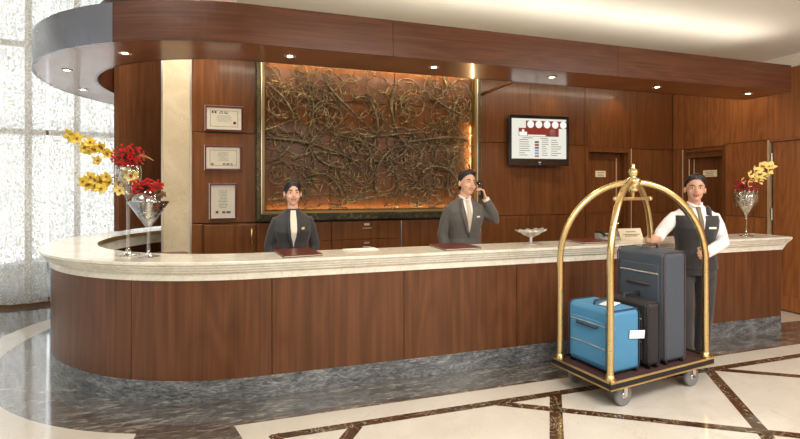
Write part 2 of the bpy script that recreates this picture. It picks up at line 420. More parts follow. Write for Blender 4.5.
cu = [(-8.9,-3.6,'sheer pale patterned curtain at the far left, mostly outside the picture'), (-3.55,.5,'sheer pale patterned curtain left of the first window mullion at the left edge'),
      (.53,4.5,'sheer pale patterned curtain hanging behind the rounded end of the desk')]
for i, (a, b_, l) in enumerate(cu):
    o = curtain(a, b_, l, i)
# building across the street, seen faintly
bd = thing('office_building', 'pale office building with rows of windows seen faintly through the sheer curtain', 'building', (-24, 26, 0), radians(20))
b1 = MB(); b1.box(-14, 16, 0, 8, -2, 26); b1.build('facade', plain('pale_facade', (214,212,206), .8), bd)
b2 = MB()
for i in range(12):
    b2.box(-13.5, 15.5, -.06, .02, .4+i*2.1, 1.5+i*2.1)
b2.build('window_band', plain('facade_glass', (120,134,146), .2), bd)

# ------------------------------------------------------------------ DOORS
JAMB = plain('pale_jamb', (206,176,140), .35)
def handle_tube(mb, p, q, out, r=.009):
    p = Vector(p); q = Vector(q); out = Vector(out)
    mb.tube([p, p+out*.8, p+out+(q-p)*.06, q+out-(q-p)*.06, q+out*.8, q], r, 8)
def door_back():
    d = bpy.data.objects.new('door_1', None); COL.objects.link(d); d.location = (3.98, VB+.02, 0); struct(d)
    f = MB()
    f.box(-.424, -.36, -.03, .14, 0, 2.165); f.box(.36, .424, -.03, .14, 0, 2.165); f.box(-.36, .36, -.03, .14, 2.10, 2.165)
    f.box(.414, .426, -.034, -.028, 0, 2.165, 1); f.box(.34, .36, .02, .14, 0, 2.1); f.box(-.36, -.34, .02, .14, 0, 2.1)
    f.build('door_frame', [W_WALL, JAMB], d)
    l = MB(); l.box(-.34, .34, .1, .14, .0, 2.10, 0, bev=.003); l.box(-.3, .22, .092, .1, 1.19, 2.0, 0, bev=.003); l.box(-.3, .22, .092, .1, .12, 1.14, 0, bev=.003)
    l.box(.245, .26, .09, .1, .1, 2.02, 1)
    l.build('door_leaf', [W_WALL, JAMB], d)
    h = MB(); h.lathe([(.001,0),(.028,0),(.028,.01),(.001,.01)], 16, 0, Matrix.Translation((.3,.1,1.0)) @ Matrix.Rotation(pi/2,4,'X')); h.tube([(.3,.1,1.0),(.3,.04,1.0),(.19,.04,1.0)], .009); h.build('door_handle', CHROME, d)
door_back()
def door_right():
    d = bpy.data.objects.new('door_2', None); COL.objects.link(d); d.location = (UR+.02, 1.632, 0); d.rotation_euler = (0,0,-pi/2); struct(d)
    # local x runs along -v, local y runs outwards (+u)
    f = MB()
    f.box(-.338, -.30, -.03, .14, 0, 2.155); f.box(.30, .337, -.03, .14, 0, 2.155); f.box(-.30, .30, -.03, .14, 2.1, 2.155)
    f.box(-.338, -.325, -.036, -.028, 0, 2.155, 1); f.box(-.30, -.255, .0, .14, 0, 2.1); f.box(-.255, -.245, -.004, .01, 0, 2.0, 1); f.box(-.255,.3,.0,.14,2.02,2.1)
    f.build('door_frame', [W_WALL, JAMB], d)
    l = MB(); l.box(-.25, .30, .08, .13, .01, 2.02, 0, bev=.003); l.box(-.235, -.222, .073, .08, .05, 2.0, 1); l.build('door_leaf', [W_WALL, JAMB], d)
    h = MB(); h.tube([(.24,.08,1.0),(.24,.02,1.0),(.14,.02,1.0)], .009); h.build('door_handle', CHROME, d)
door_right()
def door_near():
    d = bpy.data.objects.new('door_3', None); COL.objects.link(d); d.location = (UR, .235, 0); d.rotation_euler = (0,0,-pi/2); struct(d)
    f = MB(); f.box(-.486, -.462, -.014, .14, 0, 2.18, 1); f.box(-.486, .486, -.01, .14, 2.155, 2.18, 0); f.box(.462, .486, -.014, .14, 0, 2.18, 0)
    f.build('door_frame', [W_RIGHT, plain('pale_jamb', (196,170,136), .3, .2)], d)
    l = MB(); l.box(-.43, .455, .01, .055, .01, 2.15, 0, bev=.004); l.box(-.43, .455, .004, .012, .02, .19, 0, bev=.003); l.build('door_leaf', [W_RIGHT], d)
    dk = MB(); dk.box(-.462, .462, .06, .12, 0, 2.15); dk.build('rebate', GROOVE, d)
    for z in (.25, 1.22, 1.93):
        h = MB(); h.tube([(-.44,.0,z-.07),(-.44,.0,z+.07)], .011); h.tube([(-.44,.0,z-.08),(-.44,.0,z-.07)], .007); h.tube([(-.44,.0,z+.07),(-.44,.0,z+.08)], .007); h.build('hinge', SILV, d)
door_near()
def sign_plate(loc, rz, w, h, label):
    t = thing('door_sign', label, 'sign', loc, rz, 'name plates on the doors')
    p = MB(); p.box(-w/2, w/2, -.008, 0, -h/2, h/2, 0, bev=.002); p.build('plate', plain('sign_plate', (244,230,194), .35), t)
    q = MB()
    for j, (zz, ww) in enumerate(((.22, .7), (-.02, .5), (-.25, .62))):
        x = -w*ww/2
        while x < w*ww/2:
            l = random.uniform(.008, .026); q.box(x, min(x+l, w*ww/2), -.0095, -.008, zz*h-.004, zz*h+.004); x += l + .006
    q.build('lettering', INK, t)
sign_plate((3.93, VB+.112, 1.775), 0, .19, .095, 'small cream name plate on the recessed door left of the luggage cart')
sign_plate((UR+.1, 1.6, 1.775), -pi/2, .22, .10, "small cream name plate on the door behind the bellboy's head")

# ------------------------------------------------------------------ BUILT-IN CABINETS under the artwork
def pull(mb, x, z, w=.1): handle_tube(mb, (x-w/2, 0, z), (x+w/2, 0, z), (0,-.02,0), .005)
VC = VB - .015
def cab(x0, x1, label):
    t = thing('storage_cabinet', label, 'cabinet', ((x0+x1)/2, VC, 0), 0, 'built-in cabinets behind the desk')
    w = (x1-x0)/2; b_ = MB(); b_.box(-w+.001, w-.001, .022, .45, .0, 1.143, 0); b_.build('body', W_WALL, t); return t, w
t, w = cab(-1.70, -1.115, 'wooden wall cabinet with a brass bow handle beneath the framed certificates')
d = MB(); d.box(-w+.02, w-.004, 0, .02, .08, 1.125, 0, bev=.003); d = d.build('door', W_WALL, t)
h = MB(); handle_tube(h, (w-.05, 0, .91), (w-.05, 0, 1.07), (0,-.035,0), .009); h.build('handle', BRASS, d)
t, w = cab(-1.82, -1.70, 'narrow wooden filler cabinet beside the pale stone pilaster')
d = MB(); d.box(-w+.002, w-.002, 0, .02, .08, 1.14, 0, bev=.003); d.build('front_panel', W_WALL, t)
def drawers(x0, x1, label, cols=1):
    t, w = cab(x0, x1, label)
    for j, (z0, z1) in enumerate(((.91,1.14),(.68,.905),(.45,.675),(.10,.445))):
        d = MB(); d.box(-w+.004, w-.004, 0, .02, z0, z1, 0, bev=.003); d = d.build('drawer', W_WALL, t)
        h = MB(); pull(h, .0, z1-.09, .11); h.build('pull', BRASS, d)
        q = MB(); q.box(-.035, .035, -.006, 0, z1-.055, z1-.03, 0); q.build('label_holder', SILV, d)
drawers(-1.115, -.226, "wooden drawer unit directly behind the smiling woman's back")
drawers(-.226, .68, 'wooden drawer unit with brass pulls between the woman and the man')
t, w = cab(.68, 1.832, 'wide plain wooden cabinet behind the man on the telephone')
d = MB(); d.box(-w+.014, w-.004, 0, .02, .08, 1.14, 0, bev=.003); d.build('door', W_WALL, t)
d = MB(); d.box(-w, -w+.01, -.006, .02, .0, 1.14, 0); d.build('edge_strip', SILV, t)

# ------------------------------------------------------------------ RECEPTION DESK
desk = thing('reception_desk', 'long curved reception desk with cherry panels, cream stone top and grey stone plinth', 'desk', (0,0,0))
seams = [0, UE-3.25, UE-2.11, UE-1.08, UE-.034, UE+1.003]
t_ = seams[-1]
while t_ + 1.04 < LT: t_ += 1.04 if len(seams) > 6 else 1.02; seams.append(t_)
seams.append(LT)
for a, b_ in zip(seams[:-1], seams[1:]):
    if b_ - a < .02: continue
    m = MB(); sweep(m, [(-.025,.158),(0,.158),(0,.888),(-.025,.888)], a+.003, b_-.003, 0, .05); m.build('front_panel', W_COUNT, desk)
m = MB(); sweep(m, [(-.06,0),(-.027,0),(-.027,.885),(-.06,.885)], 0.0, LT, 0, .05); m.box(UE-.025, UE, .03, .32, .158, .888, 0); m.build('core', GROOVE, desk)
m = MB(); m.box(UE-.024, UE+.001, .0265, .345, .158, .888, 0); m.build('end_panel', W_COUNT, desk)
# plinth in stone blocks
pb = MB(); tt = 0
while tt < LT:
    q_ = min(tt + .62, LT); sweep(pb, [(-.05,0),(.002,0),(.002,.15),(0,.157),(-.05,.157)], tt+.0006, q_-.0006, 0, .05); tt = q_
pb.box(UE-.05, UE+.003, .052, .345, 0, .157, 0)
pb.build('plinth', GREY, desk)
# stone top: stepped cornice profile
prof = [(-.345,1.029),(.080,1.029),(.087,1.025),(.087,1.008),(.076,.998),(.070,.984),(.058,.980),(.056,.966),(.040,.960),(.037,.945),(.014,.939),(.012,.935),(.012,.884),(-.345,.884),(-.345,.96)]
ct = MB(); sweep(ct, prof, -.0, LT, 0, .05)
# mitred return on the right-hand end
rr = [[V(UE+d*.5, y0 if y0 is not None else -d, z) for d, z in prof[1:13]] for y0 in (None, .345)]
ct.rings(rr, 0, True, True, False)
ct.build('countertop', CREAMTOP, desk)
# inner work surface (lower) and back
iw = MB(); sweep(iw, [(-.46,.74),(-.062,.74),(-.062,.77),(-.46,.77)], .05, LT, 0, .06); iw.build('work_surface', W_DARK, desk)
ib = MB(); sweep(ib, [(-.345,.77),(-.325,.77),(-.325,.884),(-.345,.884)], .05, LT, 0, .06); ib.build('inner_panel', W_DARK, desk)
gs = MB(); sweep(gs, [(-.352,.985),(-.346,.985),(-.346,1.028),(-.352,1.028)], LS+.8, LT, 0, .06); gs.build('brass_edge', BRASS, desk)

# ------------------------------------------------------------------ CANOPY
can = thing('overhead_canopy', 'long curved wooden canopy with downlights floating above the reception desk', 'canopy', (0,0,0))
DF = .131; DI = -.35; ZS, ZF = 2.583, 2.862; TE = UE - 4.309
fs_ = [TE, UE-2.058, UE+.098, UE+2.055, LT]
for a, b_ in zip(fs_[:-1], fs_[1:]):
    m = MB(); sweep(m, [(DF-.02,ZS-.002),(DF,ZS-.002),(DF,ZF),(DF-.02,ZF)], a+.002, b_-.002, 0, .05, smooth=False); m.build('fascia_panel', SILVGREY if a > LS+.5 else W_FASC, can)
m = MB(); m.box(UE-TE-.001, UE-TE+.019, -DF, -DI, ZS-.002, ZF, 0); m.build('end_panel', W_FASC, can)
for a, b_ in zip(fs_[:-1], fs_[1:]):
    m = MB(); sweep(m, [(DI+.02,ZS),(DF-.021,ZS),(DF-.021,ZS+.02),(DI+.02,ZS+.02)], a+.001, b_-.001, 0, .05); m.build('soffit_panel', W_SOFF, can)
m = MB(); sweep(m, [(DI,ZS-.001),(DI+.019,ZS-.001),(DI+.019,ZF),(DI,ZF)], TE, LT, 0, .05); sweep(m, [(DI,ZF),(DI+.019,ZF),(DI+.019,ZF+.33),(DI,ZF+.33)], LS+.9, LT, 0, .05); m.build('inner_fascia', W_DARK, can)
m = MB(); sweep(m, [(DI+.02,ZF-.05),(DF-.021,ZF-.05),(DF-.021,ZF-.03),(DI+.02,ZF-.03)], TE, LT, 0, .05); m.build('top_board', plain('white_board', (230,226,214), .7), can)
for uu in (1.85,):
    m = MB(); m.box(uu-.02, uu+.02, -DI, VB, ZF-.03, ZF, 0); m.build('support_beam', W_WALL, can)
LAMP = plain('lamp_glow', (255,240,210), .5, emis=(255,226,176), es=30)
GRP = 'downlights in the canopy'
def downlight(u, v, z, label, on=True, group=None):
    t = thing('downlight', label, 'lamp', (u, v, z), 0, GRP)
    r = MB(); r.lathe([(.028,-.003),(.045,-.004),(.046,.0),(.028,.0)], 24); r.rings([[V(q*cos(2*pi*j/24), q*sin(2*pi*j/24), zz) for j in range(24)] for q, zz in ((.028,-.003),(.028,.0))],0,False)
    r.build('trim_ring', SILV, t)
    l = MB(); l.lathe([(.0001,-.0035),(.02,-.0035),(.027,-.001)], 20); l.build('bulb', LAMP if on else plain('dull_lens', (150,140,120), .3), t)
    return t
DL = [(-.864,.108,'lit downlight in the canopy over the smiling woman'), (.326,.076,'lit downlight in the canopy between the woman and the man'),
      (1.498,.078,'small downlight in the canopy above the wall television'), (2.775,.119,'lit downlight in the canopy above the luggage cart'),
      (3.984,.076,'lit downlight nearest the right-hand end of the canopy'), (-2.069,.402,'lit downlight where the canopy begins to curve'),
      (-2.688,1.122,'downlight under the rounded end of the canopy, left of the others'), (-2.838,1.997,'rearmost downlight under the rounded end of the canopy')]
def spot(loc, target, energy, size=50, blend=.6, col=(1,.82,.55), rad=.03):
    l = bpy.data.lights.new('spot', 'SPOT'); l.energy = energy; l.spot_size = radians(size); l.spot_blend = blend; l.color = col; l.shadow_soft_size = rad
    o = bpy.data.objects.new('spot_light', l); COL.objects.link(o); o.location = loc
    o.rotation_euler = (Vector(target) - Vector(loc)).to_track_quat('-Z', 'Y').to_euler(); return o
def area(name, loc, rot, sx, sy, energy, col=(1,1,1), spread=180):
    l = bpy.data.lights.new(name, 'AREA'); l.shape = 'RECTANGLE'; l.size = sx; l.size_y = sy; l.energy = energy; l.color = col; l.spread = radians(spread)
    o = bpy.data.objects.new(name, l); COL.objects.link(o); o.location = loc; o.rotation_euler = rot; return o
for u, v, l in DL:
    downlight(u, v, ZS-.001, l, True)
    spot((u, v, ZS-.02), (u, v+.05, 0), 14, 95)

# ------------------------------------------------------------------ ARTWORK
art = thing('wall_sculpture', 'large framed wall sculpture of tangled bronze branches behind the receptionists', 'sculpture', (0, VB, 0))
AX0, AX1, AZ0, AZ1 = -1.115, 1.80, 1.165, 3.17
m = MB()
for (x0, x1, z0, z1) in ((AX0, AX0+.055, AZ0, AZ1), (AX1-.055, AX1, AZ0, AZ1), (AX0+.055, AX1-.055, AZ0, AZ0+.085), (AX0+.055, AX1-.055, AZ1-.07, AZ1)):
    m.box(x0, x1, -.09, -.001, z0, z1, 0, bev=.006)
m.build('outer_frame', BRONZED, art)
m = MB(); m.box(AX0+.056, AX0+.066, -.10, -.002, AZ0+.086, AZ1-.07, 0); m.build('frame_bead', SILV, art); m = MB(); m.box(AX1-.066, AX1-.056, -.10, -.002, AZ0+.086, AZ1-.07, 0); m.build('frame_bead', SILV, art)
m = MB(); m.box(AX0+.067, AX0+.095, -.085, -.002, AZ0+.087, AZ1-.07, 0); m.box(AX1-.095, AX1-.067, -.085, -.002, AZ0+.087, AZ1-.07, 0); m.box(AX0+.095, AX1-.095, -.07, -.002, AZ0+.087, AZ0+.115, 0); m.build('inner_frame', OLIVE, art)
# hatching on the frame
m = MB(); z = AZ0 + .02
while z < AZ1 - .03:
    for xx in (AX0, AX1-.055):
        m.add([V(xx+.006,-.092,z), V(xx+.05,-.092,z+.03), V(xx+.05,-.092,z+.037), V(xx+.006,-.092,z+.007), V(xx+.006,-.089,z), V(xx+.05,-.089,z+.03), V(xx+.05,-.089,z+.037), V(xx+.006,-.089,z+.007)],
              [(0,1,2,3),(0,4,5,1),(3,2,6,7),(1,5,6,2),(0,3,7,4)], 0)
    z += .03
m.build('carved_hatching', OLIVE, art)
rnd = random.Random(21)
IX0, IX1, IZ0, IZ1 = AX0+.1, AX1-.1, AZ0+.12, AZ1-.08
def clampp(x, z): return min(max(x, IX0), IX1), min(max(z, IZ0), IZ1)
def wander(x, z, a, L, k0, kj, y0, r0, r1, step=.03, bark=False):
    pts = []; rad = []; n = max(3, int(L/step)); k = k0
    for i in range(n+1):
        if not (IX0 <= x <= IX1 and IZ0 <= z <= IZ1) and i > 1: break
        pts.append(V(x, y0 + .018*sin(i*.35), z)); f = i/n; rr = r0+(r1-r0)*f
        if bark: rr *= 1 + .18*sin(i*2.1) + rnd.uniform(-.1,.1)
        rad.append(rr)
        k += rnd.uniform(-kj, kj); a += k*step; x += cos(a)*step; z += sin(a)*step
    return pts, rad
BOUGH = stone('dark_bough', [(.38, (50,44,32)), (.54, (96,84,60)), (.68, (160,140,98))], scale=16, dist=1, rough=.45)
# boughs: knotted thick limbs, each its own part
boughs = [(-1.0,2.15,-.1,1.3,.1),(-.95,2.75,-.5,1.3,-.9),(-.6,2.1,.9,.9,.5),(-.2,2.2,.1,1.0,-.4),(-.98,1.42,.05,.85,.1),(-.05,1.40,.08,.8,.05),(.75,1.36,.0,.75,.1),
          (-.45,2.0,-1.1,.8,1.2),(.15,2.2,.0,1.0,.1),(.75,2.15,.1,.95,.3),(.2,2.75,-.8,1.1,-.8),(.95,1.75,.9,.9,-1.6),(.35,1.5,1.9,1.0,-.8),(-.1,1.45,1.7,.9,.9),
          (1.1,2.75,-.6,.8,.3),(1.35,1.45,2.0,.9,-.9),(-.7,1.9,.5,1.0,-.7),(.6,2.85,-2.1,1.0,.9),(-.3,2.85,-1.0,.9,.5),(-.55,1.5,.8,.9,.8),(1.6,2.2,2.9,.8,.3),(.3,1.9,-.2,.9,.7)]
for (x, z, a, L, k) in boughs:
    p, r = wander(x, z, a, L, k*2.4, .3, -.062 - rnd.random()*.03, rnd.uniform(.015,.023), .006, bark=True)
    if len(p) < 3: continue
    m = MB(); m.tube(p, r, 7)
    for j in range(2, len(p)-2, 3):
        if rnd.random() < .55:
            aa = rnd.uniform(0, 6.28); q = p[j]; m.tube([q, q+V(cos(aa)*.03,-.012,sin(aa)*.03), q+V(cos(aa)*.045,-.02,sin(aa)*.045)], [.008,.006,.002], 5)
    m.build('bough', BOUGH, art)
# tendrils: thin curling shoots, far too many and tangled to count
m = MB()
for i in range(340):
    x = rnd.uniform(IX0, IX1); z = rnd.uniform(IZ0, IZ1); a = rnd.uniform(0, 6.28)
    sgn = rnd.choice((-1,1))
    if rnd.random() < .72:
        R = rnd.uniform(.045,.15); p = []; n = 22; tot = rnd.uniform(4.5,7.5)
        bx, bz, aa = x, z, a
        for j in range(n+1):
            f = j/n; rr = R*(1.6-f*.9); aa += sgn*tot/n
            bx += cos(aa)*rr*tot/n; bz += sin(aa)*rr*tot/n
            if not (IX0 < bx < IX1 and IZ0 < bz < IZ1): break
            p.append(V(bx, -.05-.03*sin(f*3+i), bz))
        r = [.0070*(1-.45*j/n) for j in range(len(p))]
    else:
        p, r = wander(x, z, a, rnd.uniform(.3,.8), sgn*rnd.uniform(1,5), .9, -.05-.03*rnd.random(), .008, .004)
    if len(p) > 3: m.tube(p, r, 5)
tag(m.build('curling_tendrils', BRONZE, art), kind='stuff')
# concealed warm strip lights of the art frame
for (x0, x1, z, rx) in ((AX0+.12, AX1-.12, AZ0+.13, pi),):
    area('frame_strip_light', ((x0+x1)/2, VB-.03, z), (pi,0,0), x1-x0, .02, 5, (1,.7,.3))
area('frame_strip_light', (AX1-.105, VB-.03, 1.85), (0, pi/2, 0), 1.1, .02, 6, (1,.72,.35))
area('frame_strip_light', ((AX0+AX1)/2, VB-.06, AZ1-.075), (0,0,0), 2.6, .03, 12, (1,.75,.4))

# ------------------------------------------------------------------ CERTIFICATES
def textlines(mb, x0, x1, z0, z1, rows, y, fill=.8, h=.35, rnd=random.Random(3)):
    for i in range(rows):
        z = z1 - (z1-z0)*(i+.5)/rows; hh = (z1-z0)/rows*h/2; w = (x1-x0)*rnd.uniform(fill*.6, fill); c = (x0+x1)/2; x = c-w/2
        while x < c+w/2:
            l = rnd.uniform(.5,1.6)*hh*6; mb.box(x, min(x+l, c+w/2), y-.0004, y, z-hh, z+hh); x += l+hh*3
def cert(cx, cz, w, h, label, kind):
    t = thing('framed_certificate', label, 'picture frame', (cx, VB-.001, cz), 0, 'framed certificates on the wall')
    f = MB(); b_ = .022
    for (x0,x1,z0,z1) in ((-w/2,w/2,h/2-b_,h/2),(-w/2,w/2,-h/2,-h/2+b_),(-w/2,-w/2+b_,-h/2+b_,h/2-b_),(w/2-b_,w/2,-h/2+b_,h/2-b_)): f.box(x0,x1,-.03,0,z0,z1,0,bev=.004)
    f.build('frame', MAHOG, t)
    s = MB(); s.box(-w/2+.002,-w/2+.008,-.034,-.03,-h/2+.002,h/2-.002,0); s.build('frame_edge', SILV, t)
    m = MB(); m.box(-w/2+b_, w/2-b_, -.012, -.002, -h/2+b_, h/2-b_); m.build('mat_board', plain('mat_white', (244,240,228), .6), t)
    pw, ph = w/2-b_-.03, h/2-b_-.025
    pc = MB(); pc.box(-pw, pw, -.0135, -.012, -ph, ph); pc.build('certificate_sheet', PAPER, t)
    k = MB(); y = -.0135
    if kind != 2:
        for (x0,x1,z0,z1) in ((-pw+.008,pw-.008,ph-.011,ph-.008),(-pw+.008,pw-.008,-ph+.008,-ph+.011),(-pw+.008,-pw+.011,-ph+.008,ph-.008),(pw-.011,pw-.008,-ph+.008,ph-.008)): k.box(x0,x1,y-.0004,y,z0,z1)
    if kind == 0:
        textlines(k, -pw*.45, pw*.45, ph*.55, ph*.85, 2, y, .9, .6); textlines(k, -pw*.7, pw*.7, -ph*.4, ph*.45, 7, y, .8, .25)
        for q in range(2): k.box(-pw*.85+q*.03, -pw*.85+q*.03+.02, y-.0005, y, ph*.6, ph*.85)
    if kind == 1: textlines(k, -pw*.6, pw*.6, -ph*.35, ph*.75, 8, y, .7, .3); textlines(k, -pw*.2, pw*.85, -ph*.85, -ph*.6, 2, y, .95, .7)
    if kind == 2: textlines(k, -pw*.7, pw*.7, -ph*.5, ph*.8, 12, y, .75, .3)
    k.build('lettering', INK, t)
    if kind == 0:
        q = MB(); q.lathe([(.0001,0),(.018,0),(.018,.001),(.0001,.0015)], 16, 0, Matrix.Translation((pw*.72,y,-ph*.45)) @ Matrix.Rotation(pi/2,4,'X')); q.build('red_seal', RED, t)
    if kind == 1:
        q = MB(); q.lathe([(.0001,0),(.018,0),(.018,.001),(.0001,.0015)], 16, 0, Matrix.Translation((-pw*.75,y,-ph*.7)) @ Matrix.Rotation(pi/2,4,'X')); q.build('gold_seal', GOLD, t)
    if kind == 2:
        q = MB(); q.box(-pw*.8,-pw*.5,y-.0005,y,-ph*.85,-ph*.68); q.box(-pw*.1,pw*.25,y-.0005,y,-ph*.85,-ph*.7); q.build('red_mark', RED, t)
        q = MB(); q.box(pw*.35,pw*.8,y-.0005,y,-ph*.85,-ph*.7); q.build('blue_mark', plain('blue_ink', (70,90,130), .6), t)
    g = MB(); g.box(-w/2+b_, w/2-b_, -.022, -.021, -h/2+b_, h/2-b_); g.build('glass_pane', gm, t)
cert(-1.468, 2.36, .42, .295, 'landscape certificate with a round red seal, topmost of three on the wall', 0)
cert(-1.478, 1.905, .41, .29, 'landscape certificate with a gold seal, middle of three on the wall', 1)
cert(-1.48, 1.402, .305, .42, 'portrait certificate in a mahogany frame, lowest of three on the wall', 2)

# ------------------------------------------------------------------ TELEVISION
tv = thing('wall_television', 'flat black television showing an information page, mounted on the wood wall', 'television', (2.685, 2.04, 2.222), radians(-5))
TW, TH = .915, .705
m = MB(); m.box(-TW/2, TW/2, -.01, .035, -TH/2, TH/2, 0, bev=.012); m.build('casing', BLACKP, tv)
m = MB(); b_ = .035
for (x0,x1,z0,z1) in ((-TW/2,TW/2,TH/2-.045,TH/2),(-TW/2,TW/2,-TH/2,-TH/2+.10),(-TW/2,-TW/2+b_,-TH/2+.10,TH/2-.045),(TW/2-b_,TW/2,-TH/2+.10,TH/2-.045)): m.box(x0,x1,-.03,-.0105,z0,z1,0,bev=.005)
m.build('bezel', BLACKP, tv)
m = MB(); m.box(-.15,.15,.0,.045,-.1,.1); m.box(-.2,.2,.045,.062,-.12,.12,0); m.build('wall_bracket', BLACKP, tv, (0,.02,0))
SX0, SX1, SZ0, SZ1 = -TW/2+b_, TW/2-b_, -TH/2+.10, TH/2-.045
def em(name, rgb, s): return plain(name, (10,10,10), .4, emis=rgb, es=s)
m = MB(); m.box(SX0, SX1, -.0125, -.0105, SZ0, SZ1); screen = m.build('screen', em('screen_white', (240,238,224), .95), tv)
def S(fx, fz): return SX0+(SX1-SX0)*fx, SZ1-(SZ1-SZ0)*fz
def srect(mb, fx0, fx1, fz0, fz1, y=-.0128):
    x0, z1 = S(fx0, fz0); x1, z0 = S(fx1, fz1); mb.box(x0, x1, y-.0003, y, z0, z1)
m = MB(); srect(m, .26, 1.0, .05, .235); srect(m, .13, .86, .235, .44); m.build('red_banner', em('screen_red', (150,44,36), .8), screen)
for i in range(5):
    x, z = S(.345+.15*i, .14); m = MB(); m.lathe([(.0001,0),(.052,0),(.052,.0008),(.0001,.001)], 20, 0, Matrix.Translation((x,-.0132,z)) @ Matrix.Rotation(pi/2,4,'X')); m.build('clock_dial', em('screen_dial', (250,248,240), 1.0), screen)
m = MB(); x, z = S(.75,.34); m.lathe([(.0001,0),(.05,0),(.05,.0008),(.0001,.001)], 16, 0, Matrix.Translation((x,-.0132,z)) @ Matrix.Rotation(pi/2,4,'X')); m.build('picture_spot', em('screen_brown', (150,104,84), .7), screen)
m = MB(); srect(m,.14,.28,.33,.43,-.0132); srect(m,.19,.23,.27,.33,-.0132); srect(m,.29,.62,.40,.43,-.0132); m.build('tower_mark', em('screen_dial2', (250,248,240), 1.0), screen)
m = MB(); r3 = random.Random(5)
for (c0, c1) in ((.14,.34),(.55,.68),(.72,.92)):
    for i in range(8): srect(m, c0, c0+(c1-c0)*r3.uniform(.5,1), .52+i*.055, .52+i*.055+.014)
srect(m,.2,.38,.475,.49); srect(m,.52,.66,.475,.49); m.build('text_rows', em('screen_text', (150,140,124), .5), screen)
for i, c in enumerate(((90,90,80),(150,60,50),(120,90,90),(150,170,200),(120,170,210),(220,120,120))):
    m = MB(); srect(m, .42, .495, .56+i*.07, .61+i*.07); m.build('status_icon', em('screen_ic%d' % i, c, .8), screen)
m = MB(); m.box(-.02,.02,-.032,-.03,-TH/2+.04,-TH/2+.055); m.build('logo', SILV, tv)
m = MB(); m.box(-.005,.005,-.032,-.03,-TH/2+.015,-TH/2+.022); m.build('power_light', em('led_blue', (90,120,255), 3), tv)

# ------------------------------------------------------------------ DESK-TOP THINGS
ZT = 1.0295
def folder(cu_, cv_, w, d, rz, label):
    t = thing('desk_folder', label, 'folder', (cu_, cv_, ZT), rz, 'leather folders on the desk')
    m = MB(); m.box(-w/2, w/2, -d/2, d/2, 0, .006, 0, bev=.002); m.build('lower_cover', MAROON, t)
    m = MB(); m.box(-w/2+.006, w/2-.006, -d/2+.006, d/2-.01, .006, .012); m.build('paper_stack', PAPER, t)
    m = MB(); m.box(-w/2, w/2, -d/2, d/2, .012, .017, 0, bev=.002); m.build('upper_cover', MAROON, t)
folder(-.80, .20, .30, .42, radians(8), 'maroon leather folder on the stone top in front of the smiling woman')
folder(.56, .18, .34, .36, radians(2), 'maroon leather folder on the stone top in front of the man phoning')
folder(2.0, .20, .34, .30, radians(2), 'maroon leather folder on the stone top between the silver dish and the tent card')
folder(3.45, .12, .36, .2, 0, "maroon leather folder lying by the bellboy's elbow at the right of the desk")
m = MB()
for i in range(4): m.box(-.15+.004*i, .15-.003*i, -.055, .055, .002*i, .002*i+.0018, 0, Matrix.Rotation(.03*i,4,'Z'))
tag(m.build('paper_sheet_pile', plain('white_sheet', (246,244,238), .6), None, (-.27,.27,ZT)), 'thin pile of white papers on the desk between the two receptionists', 'papers')
# tent card
t = thing('tent_card', 'cream tent card sign standing on the desk behind the luggage cart', 'sign', (2.56,.26,ZT), radians(-4))
m = MB(); a = .045; hgt = .11; w = .135
for s_ in (-1, 1):
    m.add([V(-w, s_*a, 0), V(w, s_*a, 0), V(w, 0, hgt), V(-w, 0, hgt), V(-w, s_*(a-.004), 0), V(w, s_*(a-.004), 0), V(w, 0, hgt-.006), V(-w, 0, hgt-.006)], [(0,1,2,3),(4,7,6,5),(0,4,5,1),(0,3,7,4),(1,5,6,2)], 0)
m.build('card', plain('card_cream', (244,232,204), .5), t)
m = MB(); MT = Matrix.Translation((0,-a,0)) @ Matrix.Rotation(-atan2(a,hgt),4,'X')
for z, ww in ((.078,.05),(.05,.09),(.034,.075)):
    x = -ww
    while x < ww:
        l = random.uniform(.008,.02); m.box(x, x+l, -.0012, -.0002, z, z+.008, 0, MT); x += l+.005
m.build('lettering', INK, t)
# telephone set
t = thing('desk_telephone', 'small black and silver telephone standing behind the tent card', 'telephone', (2.31,.285,ZT), radians(-10))
m = MB(); m.add([V(-.1,-.07,0),V(.1,-.07,0),V(.1,.07,0),V(-.1,.07,0),V(-.1,-.07,.015),V(.1,-.07,.015),V(.1,.07,.06),V(-.1,.07,.06)],[(0,3,2,1),(4,5,6,7),(0,1,5,4),(1,2,6,5),(2,3,7,6),(3,0,4,7)],0); m.build('base', plain('phone_silver', (190,190,188), .3, .3), t)
m = MB(); m.tube([(-.07,-.06,.05),(-.07,-.03,.065),(-.07,.04,.082),(-.07,.07,.075)], [.02,.014,.014,.02], 8); m.build('handset', BLACKP, t)
m = MB(); MP = Matrix.Rotation(math.atan(.045/.14),4,'X')
for i in range(3):
    for j in range(4): m.box(-.02+i*.026, -.002+i*.026, -.05+j*.024, -.034+j*.024, .034, .04, 0, Matrix.Translation((0,0,.0)) @ MP)
m.build('keypad', BLACKP, t)
